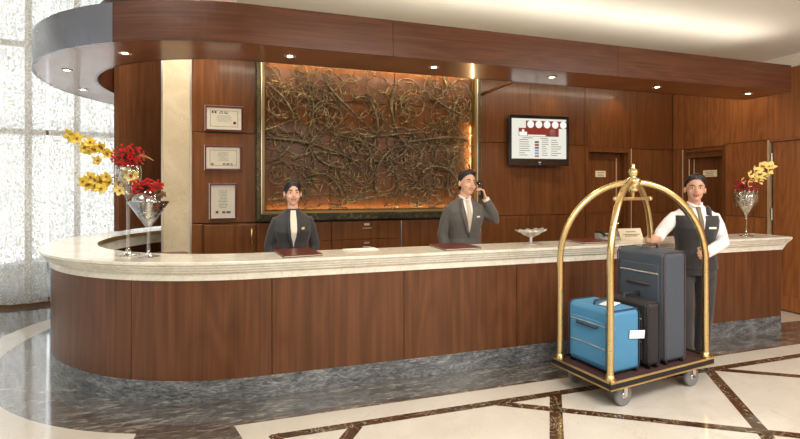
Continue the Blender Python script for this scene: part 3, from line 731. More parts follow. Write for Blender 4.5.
# silver shell dish
t = thing('silver_dish', 'fluted silver pedestal dish filled with sweets, on the desk right of the man', 'dish', (1.335,.17,ZT), .35)
m = MB(); n = 48; prof_ = [(.0,.07),(.03,.072),(.07,.088),(.105,.112),(.15,.128)]
def dish_ring(r, z, off=0):
    out = []
    for j in range(n):
        a = 2*pi*j/n; fl_ = 1 + (.06*cos(a*12)) * (r/.15); rr = r*fl_; ex = 1.16 if True else 1
        lip = .012*abs(cos(a))**6*(r/.15)**3
        out.append(V(rr*cos(a)*ex, rr*sin(a)*.8, z + .006*cos(a*12)*(r/.15) + lip + off))
    return out
m.rings([dish_ring(max(r,.001), z) for r, z in prof_] + [dish_ring(max(r,.001), z, .004) for r, z in prof_[::-1]], 0, False)
m.build('bowl', SILV, t)
m = MB(); m.lathe([(.001,0),(.07,0),(.072,.006),(.05,.014),(.022,.022),(.012,.032),(.018,.042),(.012,.05),(.016,.062),(.03,.074),(.001,.074)], 28)
for q in range(4):
    a = pi/4+q*pi/2; m.ell((.066*cos(a),.066*sin(a),.006),(.014,.014,.006),8,6)
m.build('pedestal', SILV, t)
for s_ in (-1,1):
    m = MB(); m.tube([(s_*.155,0,.13),(s_*.175,0,.142),(s_*.19,0,.138),(s_*.18,0,.126),(s_*.165,0,.128)], .005, 6); m.build('handle', SILV, t)
rs_ = random.Random(9)
for i in range(16):
    m = MB() if i == 0 else m
    if i == 0:
        m.ell((0,0,0),(.017,.013,.012),8,6); first = m.build('wrapped_sweet', plain('sweet_foil', (236,220,186), .25, .4)); o = first
    else: o = first.copy(); COL.objects.link(o)
    a = i*2.4; r = .018*sqrt(i)
    p = Matrix.Rotation(.35,4,'Z') @ V(r*cos(a)*1.2, r*sin(a)*.8, .102+ .012*(i<5) + r*.1); o.location = V(1.335,.17,ZT)+p; o.rotation_euler = (0,0,a)
    tag(o, 'small foil wrapped sweet heaped in the silver dish', 'sweet', 'sweets in the silver dish')

# ------------------------------------------------------------------ FLOWERS
YEL = plain('orchid_yellow', (232,206,84), .5); CRM = plain('orchid_cream', (246,226,140), .5); REDF = plain('red_blossom', (206,40,34), .5); PINK = plain('crimson_blossom', (190,36,62), .5)
STEM = plain('stem_brown', (74,48,32), .6); LEAFG = plain('leaf_green', (96,104,50), .5); LIPC = plain('orchid_lip', (150,60,30), .5); WATER = glass('water', 0, (250,246,236))
def petal(mb, M, L, w, curl=.3, mi=0):
    vs = []; n = 5
    for i in range(n+1):
        f = i/n; ww = w*sin(pi*min(1,f*.92+.08))**.7*.5; y = L*f; z = curl*L*f*f
        vs += [(-ww, y, z+.1*w), (0, y, z), (ww, y, z+.1*w)]
    fs = []
    for i in range(n):
        b = i*3; fs += [(b,b+1,b+4,b+3),(b+1,b+2,b+5,b+4)]
    mb.add(vs, fs, mi, True, M)
def orchid_mesh(name, mat):
    m = MB()
    for k, (a, L, w) in enumerate(((0,.045,.028),(72,.042,.034),(144,.045,.024),(216,.045,.024),(288,.042,.034))):
        petal(m, Matrix.Rotation(radians(a),4,'Z') @ Matrix.Rotation(.25,4,'X'), L, w, .25, 0)
    petal(m, Matrix.Translation((0,0,.008)) @ Matrix.Rotation(radians(180),4,'Z') @ Matrix.Rotation(.7,4,'X'), .024, .018, .5, 1)
    m.tube([(0,0,-.02),(0,0,.0),(0,0,.014)],[.003,.004,.006],6,1)
    return m
def blossom(parent, p, face, roll, sc, mats, name='orchid_blossom'):
    o = orchid_mesh(name, None).build(name, mats, parent)
    s2 = o.modifiers.new('s','SOLIDIFY'); s2.thickness = .0012
    o.location = p; q = Vector(face).to_track_quat('Z','Y'); o.rotation_mode = 'QUATERNION'; o.rotation_quaternion = q @ Euler((0,0,roll)).to_quaternion(); o.scale = (sc,)*3
def spray_red(parent, c, R, mat, rnd, n=120, squash=.8, name='red_flower_head'):
    m = MB(); c = Vector(c)
    for i in range(n):
        d = V(rnd.gauss(0,1), rnd.gauss(0,1), rnd.gauss(0,1)); d.normalize(); d.z *= squash; r = R*rnd.uniform(.45,1.0)
        p = c + d*r; m.tube([c + d*r*.15, p], [.0015,.0012], 4, 1)
        M = Matrix.Translation(p) @ d.to_track_quat('Z','Y').to_matrix().to_4x4()
        for k in range(4): petal(m, M @ Matrix.Rotation(k*pi/2+i,4,'Z') @ Matrix.Rotation(.6,4,'X'), .017, .012, .3, 0)
        m.ell(p,(.004,.004,.004),6,4,0)
    m.build(name, [mat, STEM], parent)
# tall trumpet vase and its flowers
def vase_tall(loc):
    t = thing('glass_vase', 'very tall clear glass vase on a thin stem holding the yellow orchid spray', 'vase', loc, 0, 'glass vases on the desk')
    m = MB(); prof_ = [(.001,.004),(.085,.0),(.088,.004),(.06,.012),(.022,.026),(.014,.06),(.012,.2),(.013,.36),(.017,.44),(.035,.48),(.07,.53),(.088,.59),(.092,.65),(.088,.70),
        (.085,.70),(.088,.65),(.084,.59),(.066,.535),(.03,.49),(.001,.47)]
    m.lathe(prof_, 32); m.build('glass_body', GLASS, t); return t
# world coordinates of the vases
v1 = V(-2.07,.50,ZT); v2 = V(-1.90,.36,ZT); v3 = V(4.02,.12,ZT)
vase_tall(v1)
CR = V(.954,-.298,0)      # direction to the right as the photo sees it (for posing the sprays)
NF = V(-.298,-.954,0)
def fl_pt(base, dx, dz, dy=0): return V(0,0,0) + CR*dx + NF*dy + V(0,0,dz)
t = thing('orchid_bouquet', 'yellow orchids on arching stems with a red blossom head in the tallest vase', 'flowers', v1 + V(0,0,.56))
rf = random.Random(4); S1 = 3.66/461   # metres per photo pixel at this distance
def P1(px, py): return fl_pt(None, (px-127)*S1, (255-py)*S1-.56)
sp1 = [P1(127,178), P1(124,165), P1(113,156), P1(98,147), P1(86,139), P1(76,136)]
m = MB(); m.tube([V(0,0,-.06), *sp1], [.004,.004,.0035,.003,.003,.0025,.002], 6); m.build('stem', STEM, t)
for (x, y, s_) in ((72,137,1.25),(77,141,1.1),(86,149,1.0),(92,145,1.0),(95,152,1.1),(88,152,.9),(104,151,1.1),(107,156,1.0),(99,162,.9),(100,148,.9)):
    blossom(t, P1(x,y)+NF*rf.uniform(-.01,.03), NF + V(rf.uniform(-.5,.5),rf.uniform(-.3,.3),rf.uniform(-.3,.5)), rf.uniform(0,6), s_*1.25, [YEL, LIPC])
sp2 = [P1(127,182), P1(118,176), P1(108,180), P1(98,184), P1(88,182)]
m = MB(); m.tube([V(0,0,-.05), *sp2], .003, 6); m.build('stem', STEM, t)
for (x, y, s_) in ((88,182,1.0),(94,179,1.1),(92,186,1.1),(99,188,1.0),(104,182,1.0),(106,190,1.1),(111,184,1.2),(113,178,.9),(100,182,1.1),(121,187,1.1),(125,183,1.2),(130,180,1.1),(128,174,1.1),(134,179,1.0),(137,176,.9),(125,191,.9),(139,185,.9)):
    blossom(t, P1(x,y)+NF*rf.uniform(.02,.09), NF + V(rf.uniform(-.5,.5),rf.uniform(-.3,.3),rf.uniform(-.3,.5)), rf.uniform(0,6), s_*1.2, [YEL if x < 118 else CRM, LIPC])
spray_red(t, P1(127,158), .115, REDF, rf, 170)
m = MB(); m.tube([P1(130,160), P1(139,157), P1(147,159), P1(152,162)], [.006,.007,.005,.002], 6); m.tube([P1(139,157),P1(146,157)],[.005,.001],5); m.build('twig', plain('dry_twig', (170,128,70), .6), t)
# martini-shaped vase
t = thing('glass_vase', 'cone shaped clear glass vase with a glass globe and low red flowers, nearer the camera', 'vase', v2, 0, 'glass vases on the desk')
m = MB(); m.lathe([(.001,.003),(.075,0),(.078,.004),(.04,.012),(.014,.03),(.011,.06),(.011,.19),(.015,.22),(.145,.42),(.142,.423),(.008,.235),(.001,.23)], 32); m.build('glass_body', GLASS, t)
m = MB(); m.ell((-.015,0,.415),(.10,.10,.10),24,14); m.ell((-.015,0,.415),(.097,.097,.097),24,14); m.build('glass_globe', GLASS, t)
m = MB(); m.lathe([(.001,.236),(.008,.238),(.04,.285),(.001,.288)], 20); m.build('sand_filling', plain('pale_sand', (190,174,140), .8), t)
t = thing('red_bouquet', 'low red flower cluster with a knobbly brown twig in the cone shaped vase', 'flowers', v2 + V(0,0,.45))
def P2(px, py): return fl_pt(None, (px-150)*S1, (255-py)*S1-.45)
spray_red(t, P2(146,189), .095, REDF, rf, 120); spray_red(t, P2(158,186), .05, REDF, rf, 40)
m = MB()
for q in range(7):
    a = P2(152+rf.uniform(-2,8),192+rf.uniform(-4,6)); m.tube([a, a+V(rf.uniform(-.03,.05),0,rf.uniform(-.04,.04)), a+V(rf.uniform(0,.07),-.02,rf.uniform(-.06,.05))],[.012,.016,.008],7)
m.build('driftwood', plain('driftwood', (112,84,58), .7), t)
m = MB(); m.tube([V(0,0,-.12), P2(148,196), P2(147,190)], .004, 6); m.build('stem', LEAFG, t)
# right-hand vase
t = thing('glass_vase', 'heart shaped clear glass vase on a stem at the right end of the desk', 'vase', v3, 0, 'glass vases on the desk')
S3 = 5.12/461
m = MB(); m.lathe([(.001,.003),(.07,0),(.072,.004),(.035,.012),(.012,.03),(.008,.08),(.009,.2),(.02,.235),(.07,.31),(.115,.38),(.125,.43),(.11,.475),(.075,.50),(.072,.497),(.105,.47),(.12,.43),(.11,.383),(.066,.315),(.016,.245),(.001,.24)], 32); m.build('glass_body', GLASS, t)
m = MB(); m.lathe([(.001,.26),(.025,.262),(.055,.32),(.001,.33)], 20); m.build('pebble_filling', plain('gold_pebble', (222,196,130), .5), t)
m = MB()
for q in range(44):
    a = rf.uniform(0,6.28); r = .09; zz = rf.uniform(.33,.46); p = V(r*cos(a), r*sin(a), zz); m.tube([p, p*.9+V(0,0,.03), p+V(.02*cos(a+1),.02*sin(a+1),.05)], .004, 5)
m.build('leaf_lining', plain('pale_leaf', (206,200,166), .5), t)
t = thing('orchid_bouquet', 'cream orchids above a crimson flower head in the heart shaped vase', 'flowers', v3 + V(0,0,.46))
def P3(px, py): return fl_pt(None, (px-747)*S3, (236-py)*S3-.46)
spray_red(t, P3(747,186), .12, PINK, rf, 120, .6, 'crimson_flower_head')
for st in ([(747,192),(752,180),(760,172),(766,168)], [(747,192),(746,182),(750,174)], [(747,192),(743,183),(740,182)]):
    m = MB(); m.tube([V(0,0,-.1)]+[P3(*q) for q in st], .004, 6); m.build('stem', LEAFG, t)
for (x, y, s_) in ((768,168,1.7),(763,171,1.6),(759,167,1.4),(755,176,1.7),(751,172,1.4),(750,180,1.6),(744,184,1.3),(746,176,1.2),(761,177,1.3),(741,182,1.1),(757,182,1.1)):
    blossom(t, P3(x,y)+NF*rf.uniform(.02,.08), NF + V(rf.uniform(-.5,.5),rf.uniform(-.3,.3),rf.uniform(-.3,.5)), rf.uniform(0,6), s_, [CRM, LIPC])

# ------------------------------------------------------------------ OFFICE CHAIR inside the rounded end
t = thing('office_chair', 'brown leather office chair with chrome arms inside the rounded end of the desk', 'chair', (-2.0,1.28,0), radians(15))
LEA = plain('brown_leather', (112,74,56), .35, coat=.2)
m = MB(); m.box(-.25,.25,-.25,.25,.44,.52,0,bev=.03); m.build('seat', LEA, t)
m = MB(); rs = []
for z, w, y in ((.54,.19,-.22),(.6,.22,-.25),(.8,.235,-.28),(.92,.235,-.29),(.965,.22,-.29),(.975,.19,-.29)):
    rs.append([V(w*cos(a)*(1 if abs(cos(a))<.7 else 1), y+.03*sin(a), z) for a in [2*pi*j/20 for j in range(20)]])
m.rings(rs); m.build('backrest', LEA, t)
for s_ in (-1,1):
    m = MB(); m.tube([(s_*.26,-.2,.5),(s_*.29,-.22,.72),(s_*.29,.1,.74),(s_*.27,.15,.5)], .012, 8); m.build('armrest', CHROME, t)
m = MB(); m.tube([(0,0,.1),(0,0,.44)], .025, 10); m.build('column', CHROME, t)
for k in range(5):
    a = k*2*pi/5; m = MB(); m.tube([(0,0,.11),(.28*cos(a),.28*sin(a),.075)], [.02,.014], 8); leg = m.build('leg', CHROME, t)
    m = MB(); m.ell((.28*cos(a),.28*sin(a),.031),(.03,.03,.03),10,8); m.build('castor', BLACKP, leg)

# ------------------------------------------------------------------ LUGGAGE CART
CA = math.atan2(.139,.99); cart = thing('luggage_cart', 'brass birdcage luggage cart with a carpeted deck, pushed by the bellboy', 'luggage cart', (1.735,-.64,0), CA)
L2, W2 = .565, .265
m = MB(); m.box(-L2, L2, -W2, W2, .185, .205, 0, bev=.004); m.build('deck', plain('cart_carpet', (62,34,30), .9), cart)
m = MB()
for (x0,x1,y0,y1) in ((-L2-.012,L2+.012,-W2-.012,-W2),(-L2-.012,L2+.012,W2,W2+.012),(-L2-.012,-L2,-W2,W2),(L2,L2+.012,-W2,W2)): m.box(x0,x1,y0,y1,.165,.215,0)
m.build('bumper', plain('black_bumper', (22,20,20), .6), cart)
m = MB()
for (x0,x1,y0,y1) in ((-L2-.016,L2+.016,-W2-.018,-W2-.012),(-L2-.016,L2+.016,W2+.012,W2+.018),(-L2-.018,-L2-.012,-W2,W2),(L2+.012,L2+.018,-W2,W2)):
    m.box(x0,x1,y0,y1,.207,.222,0); m.box(x0,x1,y0,y1,.160,.170,0)
m.build('brass_rim', BRASS, cart)
px_, py_ = L2-.03, W2-.03
APEX = V(0,0,1.60)
for sx in (-1,1):
    for sy in (-1,1):
        base = V(sx*px_, sy*py_, .2); pts = [base, base+V(0,0,.4)]
        for i in range(0,19):
            a = (pi/2)*i/18; f = cos(a); pts.append(V(sx*px_*f, sy*py_*f, .98 + .62*sin(a)))
        pts[-1] = APEX.copy()
        m = MB(); m.tube(pts, .024, 14); po = m.build('post', BRASS, cart)
        m = MB(); m.lathe([(.024,0),(.038,0),(.04,.02),(.03,.035),(.028,.05),(.024,.052)], 16, 0, Matrix.Translation(base)); m.build('collar', BRASS, po)
m = MB(); m.lathe([(.001,-.08),(.03,-.075),(.045,-.05),(.035,-.03),(.05,-.01),(.062,.01),(.05,.03),(.02,.04),(.03,.055),(.042,.075),(.03,.1),(.012,.115),(.018,.13),(.001,.15)], 24, 0, Matrix.Translation(APEX)); m.build('finial', plain('pale_brass', (226,206,160), .2, .9), cart)
m = MB(); m.tube([(-.2,0,1.47),(.2,0,1.47)], .013, 10); m.tube([(0,0,1.47),(0,0,1.56)], .012, 8); m.ell((-.2,0,1.47),(.02,.02,.02),10,8); m.ell((.2,0,1.47),(.02,.02,.02),10,8); m.build('hanging_rail', BRASS, cart)
RUB = plain('grey_rubber', (120,120,120), .6); 
for sx in (-1,1):
    for sy in (-1,1):
        cx, cy = sx*.385, sy*.215
        m = MB(); MR = Matrix.Translation((cx,cy,.078)) @ Matrix.Rotation(pi/2,4,'X'); m.lathe([(.02,-.016),(.066,-.018),(.076,-.012),(.078,0),(.076,.012),(.066,.018),(.02,.016)], 24, 0, MR); m.lathe([(.001,-.02),(.022,-.02),(.022,.02),(.001,.02)], 14, 1, MR); wh = m.build('wheel', [RUB, CHROME], cart)
        m = MB(); 
        for q in (-1,1): m.box(cx-.015,cx+.02,cy+q*.024-.002,cy+q*.024+.002,.07,.165)
        m.box(cx-.03,cx+.03,cy-.03,cy+.03,.158,.166); m.build('fork', CHROME, wh)
CM = Matrix.Translation((1.735,-.64,0)) @ Matrix.Rotation(CA,4,'Z')
def case(cx, cy, w, d, h, z, name, label, mat, mat2, soft=.03, tagw=False, ribs=0):
    t = thing(name, label, 'suitcase', CM @ V(cx,cy,z), CA)
    m = MB(); m.box(-w/2,w/2,-d/2,d/2,.012,h,0,bev=soft)
    b_ = m.build('shell', mat, t); bv = b_.modifiers.new('b','BEVEL'); bv.width = soft*.35; bv.segments = 3; bv.limit_method = 'ANGLE'
    for q in (-1,1):
      m = MB(); m.tube([(-w/2+soft,q*(d/2-.012),.02),(-w/2+.004,q*(d/2-.012),soft+.02),(-w/2+.004,q*(d/2-.012),h-soft-.01),(-w/2+soft,q*(d/2-.012),h-.004),(w/2-soft,q*(d/2-.012),h-.004),(w/2-.004,q*(d/2-.012),h-soft-.01),(w/2-.004,q*(d/2-.012),soft+.02),(w/2-soft,q*(d/2-.012),.02)], .006, 6); m.build('piping', mat2, t)
    m = MB(); m.tube([(-w/2-.002,-.1,.7*h),(-w/2-.03,-.085,.7*h),(-w/2-.03,.085,.7*h),(-w/2-.002,.1,.7*h)], .009, 8); m.build('side_handle', mat2, t)
    m = MB(); m.tube([(-.09,0,h-.002),(-.08,0,h+.03),(.08,0,h+.03),(.09,0,h-.002)], .01, 8); m.build('top_handle', mat2, t)
    if h > .6:
        m = MB(); m.box(-w/2-.012,-w/2,-d/2+.05,d/2-.05,.08,h*.42,0,bev=.01); m.box(-w/2-.012,-w/2,-d/2+.05,d/2-.05,h*.46,h*.88,0,bev=.01); m.build('outer_pocket', mat, t)
        m = MB(); m.tube([(-w/2-.014,-d/2+.05,h*.80),(-w/2-.014,d/2-.05,h*.80)], .006, 6); m.build('zip', SILV, t)
    else:
        m = MB(); m.box(-w/2-.012,-w/2,-d/2+.05,d/2-.05,.06,h*.8,0,bev=.01); m.build('outer_pocket', mat, t)
        m = MB(); m.tube([(-w/2-.013,-d/2+.05,h*.74),(-w/2-.013,d/2-.05,h*.74)], .004, 6); m.tube([(-w/2-.013,-d/2+.05,h*.4),(-w/2-.013,d/2-.05,h*.4)], .004, 6); m.build('zip', SILV, t)
    for sx in (-1,1):
        for sy in (-1,1):
            m = MB(); m.box(sx*(w/2-.03)-.015, sx*(w/2-.03)+.015, sy*(d/2-.03)-.015, sy*(d/2-.03)+.015, 0, .014); m.build('foot', BLACKP, t)
    return t
BLUE = plain('blue_nylon', (70,132,170), .6, noise=120); NAVY = plain('navy_trim', (34,48,66), .6); SLATE = plain('slate_nylon', (66,74,84), .6); TAUPE = plain('taupe_nylon', (70,60,58), .65); BLK = plain('black_nylon', (34,32,34), .6)
t = case(-.325, .01, .30, .42, .47, .205, 'blue_suitcase', 'blue soft suitcase with navy trim at the near left corner of the luggage cart', BLUE, NAVY)
m = MB(); MX = Matrix.Translation((.1,-.217,.28)) @ Matrix.Rotation(.12,4,'Y'); m.box(-.08,.08,-.003,0,-.03,.03,0,MX,.001); m.build('luggage_label', plain('white_label', (238,236,230), .5), t)
m = MB(); m.box(-.1,.06,-.04,.06,0,.006,0,Matrix.Translation((.03,-.06,.475)) @ Matrix.Rotation(.35,4,'Z'),.002); m.build('paper_tag', plain('white_tag', (236,230,220), .6), t)
case(-.045, -.02, .14, .40, .50, .205, 'black_suitcase', 'black upright suitcase squeezed between the blue case and the tall grey case', BLK, BLK)
t = case(.20, -.0, .25, .44, .86, .205, 'grey_suitcase', 'tall slate grey suitcase standing on the luggage cart beside the bellboy', SLATE, TAUPE)

# ------------------------------------------------------------------ PEOPLE
def person(name, label, loc, rz, P):
    """P: dict with heights in metres; figure faces -y, x to the viewer's right."""
    t = thing(name, label, 'person', loc, rz)
    k = P['h']/1.70; sw = P.get('sw',1.0); fem = P.get('fem',False)
    lean = P.get('lean', (0,0))          # shift of shoulders (x,y)
    def lz(z): f = max(0,(z-.95)/.5); return V(lean[0]*f, lean[1]*f, 0)
    def T(p): p = Vector(p); return p*k + lz(p.z)
    rings_t = [(.80,.15,.105,0),(.88,.168,.118,.005),(.95,.16,.112,0),(1.05,.132,.094,-.005),(1.14,.14,.10,-.008),(1.24,.165,.115,-.012),(1.32,.172,.110,-.006),(1.36,.166,.094,.0),(1.392,.146,.078,.004),(1.42,.108,.062,.006),(1.435,.08,.056,.006),(1.455,.058,.052,.006)] if not fem else \
              [(.80,.155,.11,0),(.88,.172,.118,.005),(.95,.155,.108,0),(1.05,.118,.086,-.004),(1.14,.125,.09,-.006),(1.24,.148,.118,-.02),(1.32,.150,.102,-.008),(1.35,.147,.088,.0),(1.382,.127,.07,.004),(1.41,.092,.056,.006),(1.428,.066,.05,.006),(1.455,.046,.044,.006)]
    def ringpts(z, rx, ry, cy, grow=0, n=28):
        out = []
        for j in range(n):
            a = 2*pi*j/n; c, s = cos(a), sin(a); e_ = 2.4
            r = (abs(c)**e_+abs(s)**e_)**(-1/e_)
            out.append(T(V((rx*sw+grow)*r*c, cy+(ry+grow)*r*s, z)))
        return out
    b = MB()
    b.rings([ringpts(*q) for q in rings_t])
    hip = .095; sh = .168*sw if not fem else .148*sw
    # legs
    for s_ in (-1,1):
        st = P.get('stride',0)*s_
        b.tube([T((s_*hip,0,.9)),T((s_*hip,0,.80)),T((s_*hip,-.02+st*.4,.49)),T((s_*hip,-.01+st*.7,.34)),T((s_*hip,.01+st,.09))],[.08*k,.082*k,.055*k,.052*k,.036*k],12)
        b.tube([T((s_*hip,.03+st,.045)),T((s_*hip,-.13+st,.03))],[.035*k,.026*k],8)
    arms = P['arms']
    for s_, A in arms.items():
        shp = T((s_*sh,0,1.335)); el, wr = T(A['elbow']), T(A['wrist'])
        b.tube([T((s_*(sh-.05),0,1.345)), shp, shp.lerp(el,.5), el, el.lerp(wr,.35), wr],[.034*k,.038*k,.040*k,.037*k,.037*k,.025*k],12)
    # neck + head
    hc = T((0,-.012,1.602)) + V(*P.get('hoff',(0,0,0))); nb = T((0,.006,1.44))
    b.tube([nb, nb.lerp(hc,.6), hc],[.054*k*(.92 if fem else 1),.050*k*(.92 if fem else 1),.05*k],14)
    HM = Matrix.Translation(hc) @ Euler(P.get('hrot',(0,0,0))).to_matrix().to_4x4() @ Matrix.Scale(k*P.get('hs',1.0),4)
    hw = .97 if fem else 1.0
    b.ell((0,.012,.03),(.074*hw,.092,.088),24,16,0,HM); b.ell((0,-.022,-.03),(.060*hw,.066,.075),20,14,0,HM); b.ell((0,-.045,-.082),(.032*hw,.036,.026),14,10,0,HM)
    b.tube([V(0,-.084,.018),V(0,-.098,-.012),V(0,-.102,-.028)],[.008,.011,.013],8,0,HM); b.ell((0,-.088,-.032),(.017,.012,.008),10,8,0,HM)
    for s_ in (-1,1):
        b.ell((s_*.076*hw,.012,-.008),(.010,.018,.030),10,8,0,HM); b.ell((s_*.036,-.062,-.03),(.022,.02,.018),10,8,0,HM)
    # hands
    def hand(wr, d, palm, s_, curl):
        """d finger direction, palm normal; s_ side of the thumb"""
        d = Vector(d).normalized(); pn = Vector(palm); pn = (pn - d*pn.dot(d)).normalized(); x = d.cross(pn) * s_
        M = Matrix((( x.x,d.x,pn.x,wr.x),(x.y,d.y,pn.y,wr.y),(x.z,d.z,pn.z,wr.z),(0,0,0,1))) @ Matrix.Scale(k*1.02,4)
        b.tube([V(0,-.02,0),V(0,.01,0),V(0,.05,0),V(0,.085,0)],[.026,.030,.040,.038],12,0,M,True,(1,.42) ) if False else None
        rs = [[V(w*cos(a), y, .013*sin(a)*hh) for a in [2*pi*j/14 for j in range(14)]] for y, w, hh in ((-.03,.026,1.6),(0,.028,1.3),(.03,.037,1.1),(.06,.041,1),(.085,.040,.9),(.092,.034,.6))]
        b.rings(rs,0,True,True,True,M)
        for i,(xx,L,r) in enumerate(((.030,.070,.0095),(.0105,.078,.0098),(-.010,.072,.0094),(-.029,.056,.0085))):
            p = V(xx,.084,0); a = .15; pts = [V(xx,.06,0), p.copy()]; c = curl
            for seg,f in enumerate((.45,.32,.23)):
                a += c*(.9 if seg == 0 else 1.05); p = p + V((xx*.12)*f, cos(a)*L*f, sin(a)*L*f); pts.append(p.copy())
            b.tube(pts,[r*1.05,r*1.05,r,r*.92,r*.75],8,0,M)
        b.tube([V(.018,.012,.004),V(.042,.036,.012),V(.052,.058,.018+.02*curl),V(.05,.082,.022+.03*curl)],[.016,.0135,.0115,.0085],8,0,M)
    for s_, A in arms.items():
        hand(T(A['wrist']), A['hd'], A['palm'], A.get('ts', s_), A.get('curl',.4))
    body = b.build('body', P['skin'], t); remesh(body, .0055, 1)
    # face parts
    for s_ in (-1,1):
        m = MB(); m.ell((s_*.030*hw,-.0755,.006),(.0120,.008,.0046),12,8,0,HM); ey = m.build('eye', EYEW, t)
        m = MB(); m.ell((s_*.030*hw+P.get('gaze',0),-.082,.006),(.0068,.003,.0050),10,6,0,HM); m.build('iris', IRIS, ey)
        m = MB(); m.tube([V(s_*.014,-.0865,.024),V(s_*.031,-.084,.031),V(s_*.05,-.072,.025)],[.0034,.0044,.0020],6,0,HM); m.build('eyebrow', HAIR, t)
    m = MB(); sm = P.get('smile',.006)
    m.tube([V(-.026,-.0775,-.052+sm),V(-.012,-.089,-.0545),V(0,-.0925,-.0535),V(.012,-.089,-.0545),V(.026,-.0775,-.052+sm)],[.0015,.004,.0042,.004,.0015],6,0,HM)
    m.tube([V(-.025,-.078,-.055+sm),V(-.012,-.087,-.0655),V(0,-.090,-.068),V(.012,-.087,-.0655),V(.025,-.078,-.055+sm)],[.0015,.0042,.005,.0042,.0015],6,0,HM); m.build('lips', LIP if fem else plain('lip_m_'+name, (170,96,84), .5), t)
    if P.get('teeth'):
        m = MB(); m.ell((0,-.084,-.060),(.018,.006,.0055),12,6,0,HM); m.build('teeth', TEETH, t)
    # hair
    m = MB()
    if fem:
        m.ell((0,.0145,.037),(.0775,.0915,.0890),24,16,0,HM); m.ell((0,.10,.035),(.042,.035,.042),14,10,0,HM); m.ell((0,.06,-.01),(.056,.05,.06),14,10,0,HM)
        for s_ in (-1,1): m.tube([V(s_*.004,-.046,.104),V(s_*.035,-.048,.092),V(s_*.064,-.022,.062),V(s_*.070,.012,.025),V(s_*.062,.04,-.02)],[.009,.013,.013,.012,.010],8,0,HM)
    else:
        m.ell((0,.020,.044),(.0785,.092,.086),24,16,0,HM); m.ell((0,.058,-.015),(.062,.048,.06),14,10,0,HM)
        for s_ in (-1,1): m.tube([V(s_*.012,-.040,.118),V(s_*.045,-.038,.102),V(s_*.066,-.02,.07),V(s_*.073,-.004,.03),V(s_*.073,.006,-.002)],[.016,.014,.011,.008,.005],8,0,HM)
        for q in range(9):
            xx = -.05+.0125*q; jj = .006*sin(q*2.7)
            m.tube([V(xx,-.056+abs(xx)*.35,.092-abs(xx)*.25+jj),V(xx+.008,-.046,.118-abs(xx)*.3+jj),V(xx+.012,-.01,.133-abs(xx)*.35),V(xx+.008,.04,.126-abs(xx)*.35)],[.006,.010,.009,.008],7,0,HM)
    hr = m.build('hair', HAIR, t); remesh(hr, .006, 1)
    # trousers, shoes
    m = MB()
    m.rings([ringpts(z,rx,ry,cy,.012) for z,rx,ry,cy in rings_t[:4]])
    for s_ in (-1,1):
        st = P.get('stride',0)*s_
        m.tube([T((s_*hip,0,.92)),T((s_*hip,0,.80)),T((s_*hip,-.02+st*.4,.49)),T((s_*hip,0+st*.7,.30)),T((s_*hip,.01+st,.07))],[.088*k,.094*k,.074*k,.07*k,.066*k],14)
        q = MB(); q.tube([T((s_*hip,.07+st,.04)),T((s_*hip,.03+st,.05)),T((s_*hip,-.06+st,.042)),T((s_*hip,-.17+st,.026))],[.035*k,.042*k,.042*k,.02*k],12,0,None,True,(.9,1)); q.box(-.001,.001,-.001,.001,.01,.02) if False else None
        q.build('shoe', SHOE, t)
    tr = m.build('trousers', P['trousers'], t); remesh(tr, .009, 2)
    # jacket / vest / shirt
    def front_y(x, z, grow):
        # y of torso front at (x,z) before T
        for (a, c_) in zip(rings_t[:-1], rings_t[1:]):
            if a[0] <= z <= c_[0]:
                f = (z-a[0])/(c_[0]-a[0]); rx, ry, cy = [a[i]+(c_[i]-a[i])*f for i in (1,2,3)]
                X = min(abs(x)/(rx*sw+grow), .98); return cy-(ry+grow)*(1-X**2.4)**(1/2.4)
        return -.06
    def patch(name_, rows, grow, mat, nx=8, th=.004):
        """rows: list of (z, xl, xr) from bottom to top, hugging the chest"""
        m = MB(); rr = []; rw = []
        for p_, q_ in zip(rows[:-1], rows[1:]):
            rw += [tuple(p_[i]+(q_[i]-p_[i])*f/4 for i in range(3)) for f in range(4)]
        rw.append(rows[-1])
        for z, xl, xr in rw:
            rr.append([T((xl+(xr-xl)*i/nx, front_y(xl+(xr-xl)*i/nx, z, grow), z)) for i in range(nx+1)])
        m.rings(rr,0,False,False,True); o = m.build(name_, mat, t); s2 = o.modifiers.new('s','SOLIDIFY'); s2.thickness = th; s2.offset = 0; return o
    def garment(nm, mat, z0, grow, sleeves=True, top=1.455, sl_r=1.0, cuff=.0):
        m = MB()
        # flared hem + torso
        rg = [q for q in rings_t if z0 <= q[0] <= top]
        rr = [ringpts(z0, rg[0][1]+.004, rg[0][2]+.004, rg[0][3], grow)]
        rr += [ringpts(z,rx,ry,cy,grow) for z,rx,ry,cy in rg]
        m.rings(rr)
        if sleeves:
            for s_, A in arms.items():
                shp = T((s_*sh,0,1.335)); el, wr = T(A['elbow']), T(A['wrist']); e2 = el.lerp(wr, 1-cuff)
                m.tube([T((s_*(sh-.06),0,1.345)), T((s_*(sh-.012),0,1.338)), shp.lerp(el,.3), shp.lerp(el,.6), el, el.lerp(e2,.3), e2],[(.045)*k*sl_r,(.057)*k*sl_r,.056*k*sl_r,.056*k*sl_r,.052*k*sl_r,.050*k*sl_r,.040*k*sl_r],14)
        o = m.build(nm, mat, t); remesh(o, .007, 2); return o
    P['dress'](t, T, k, patch, garment, front_y, HM, arms)
    return t, T, HM

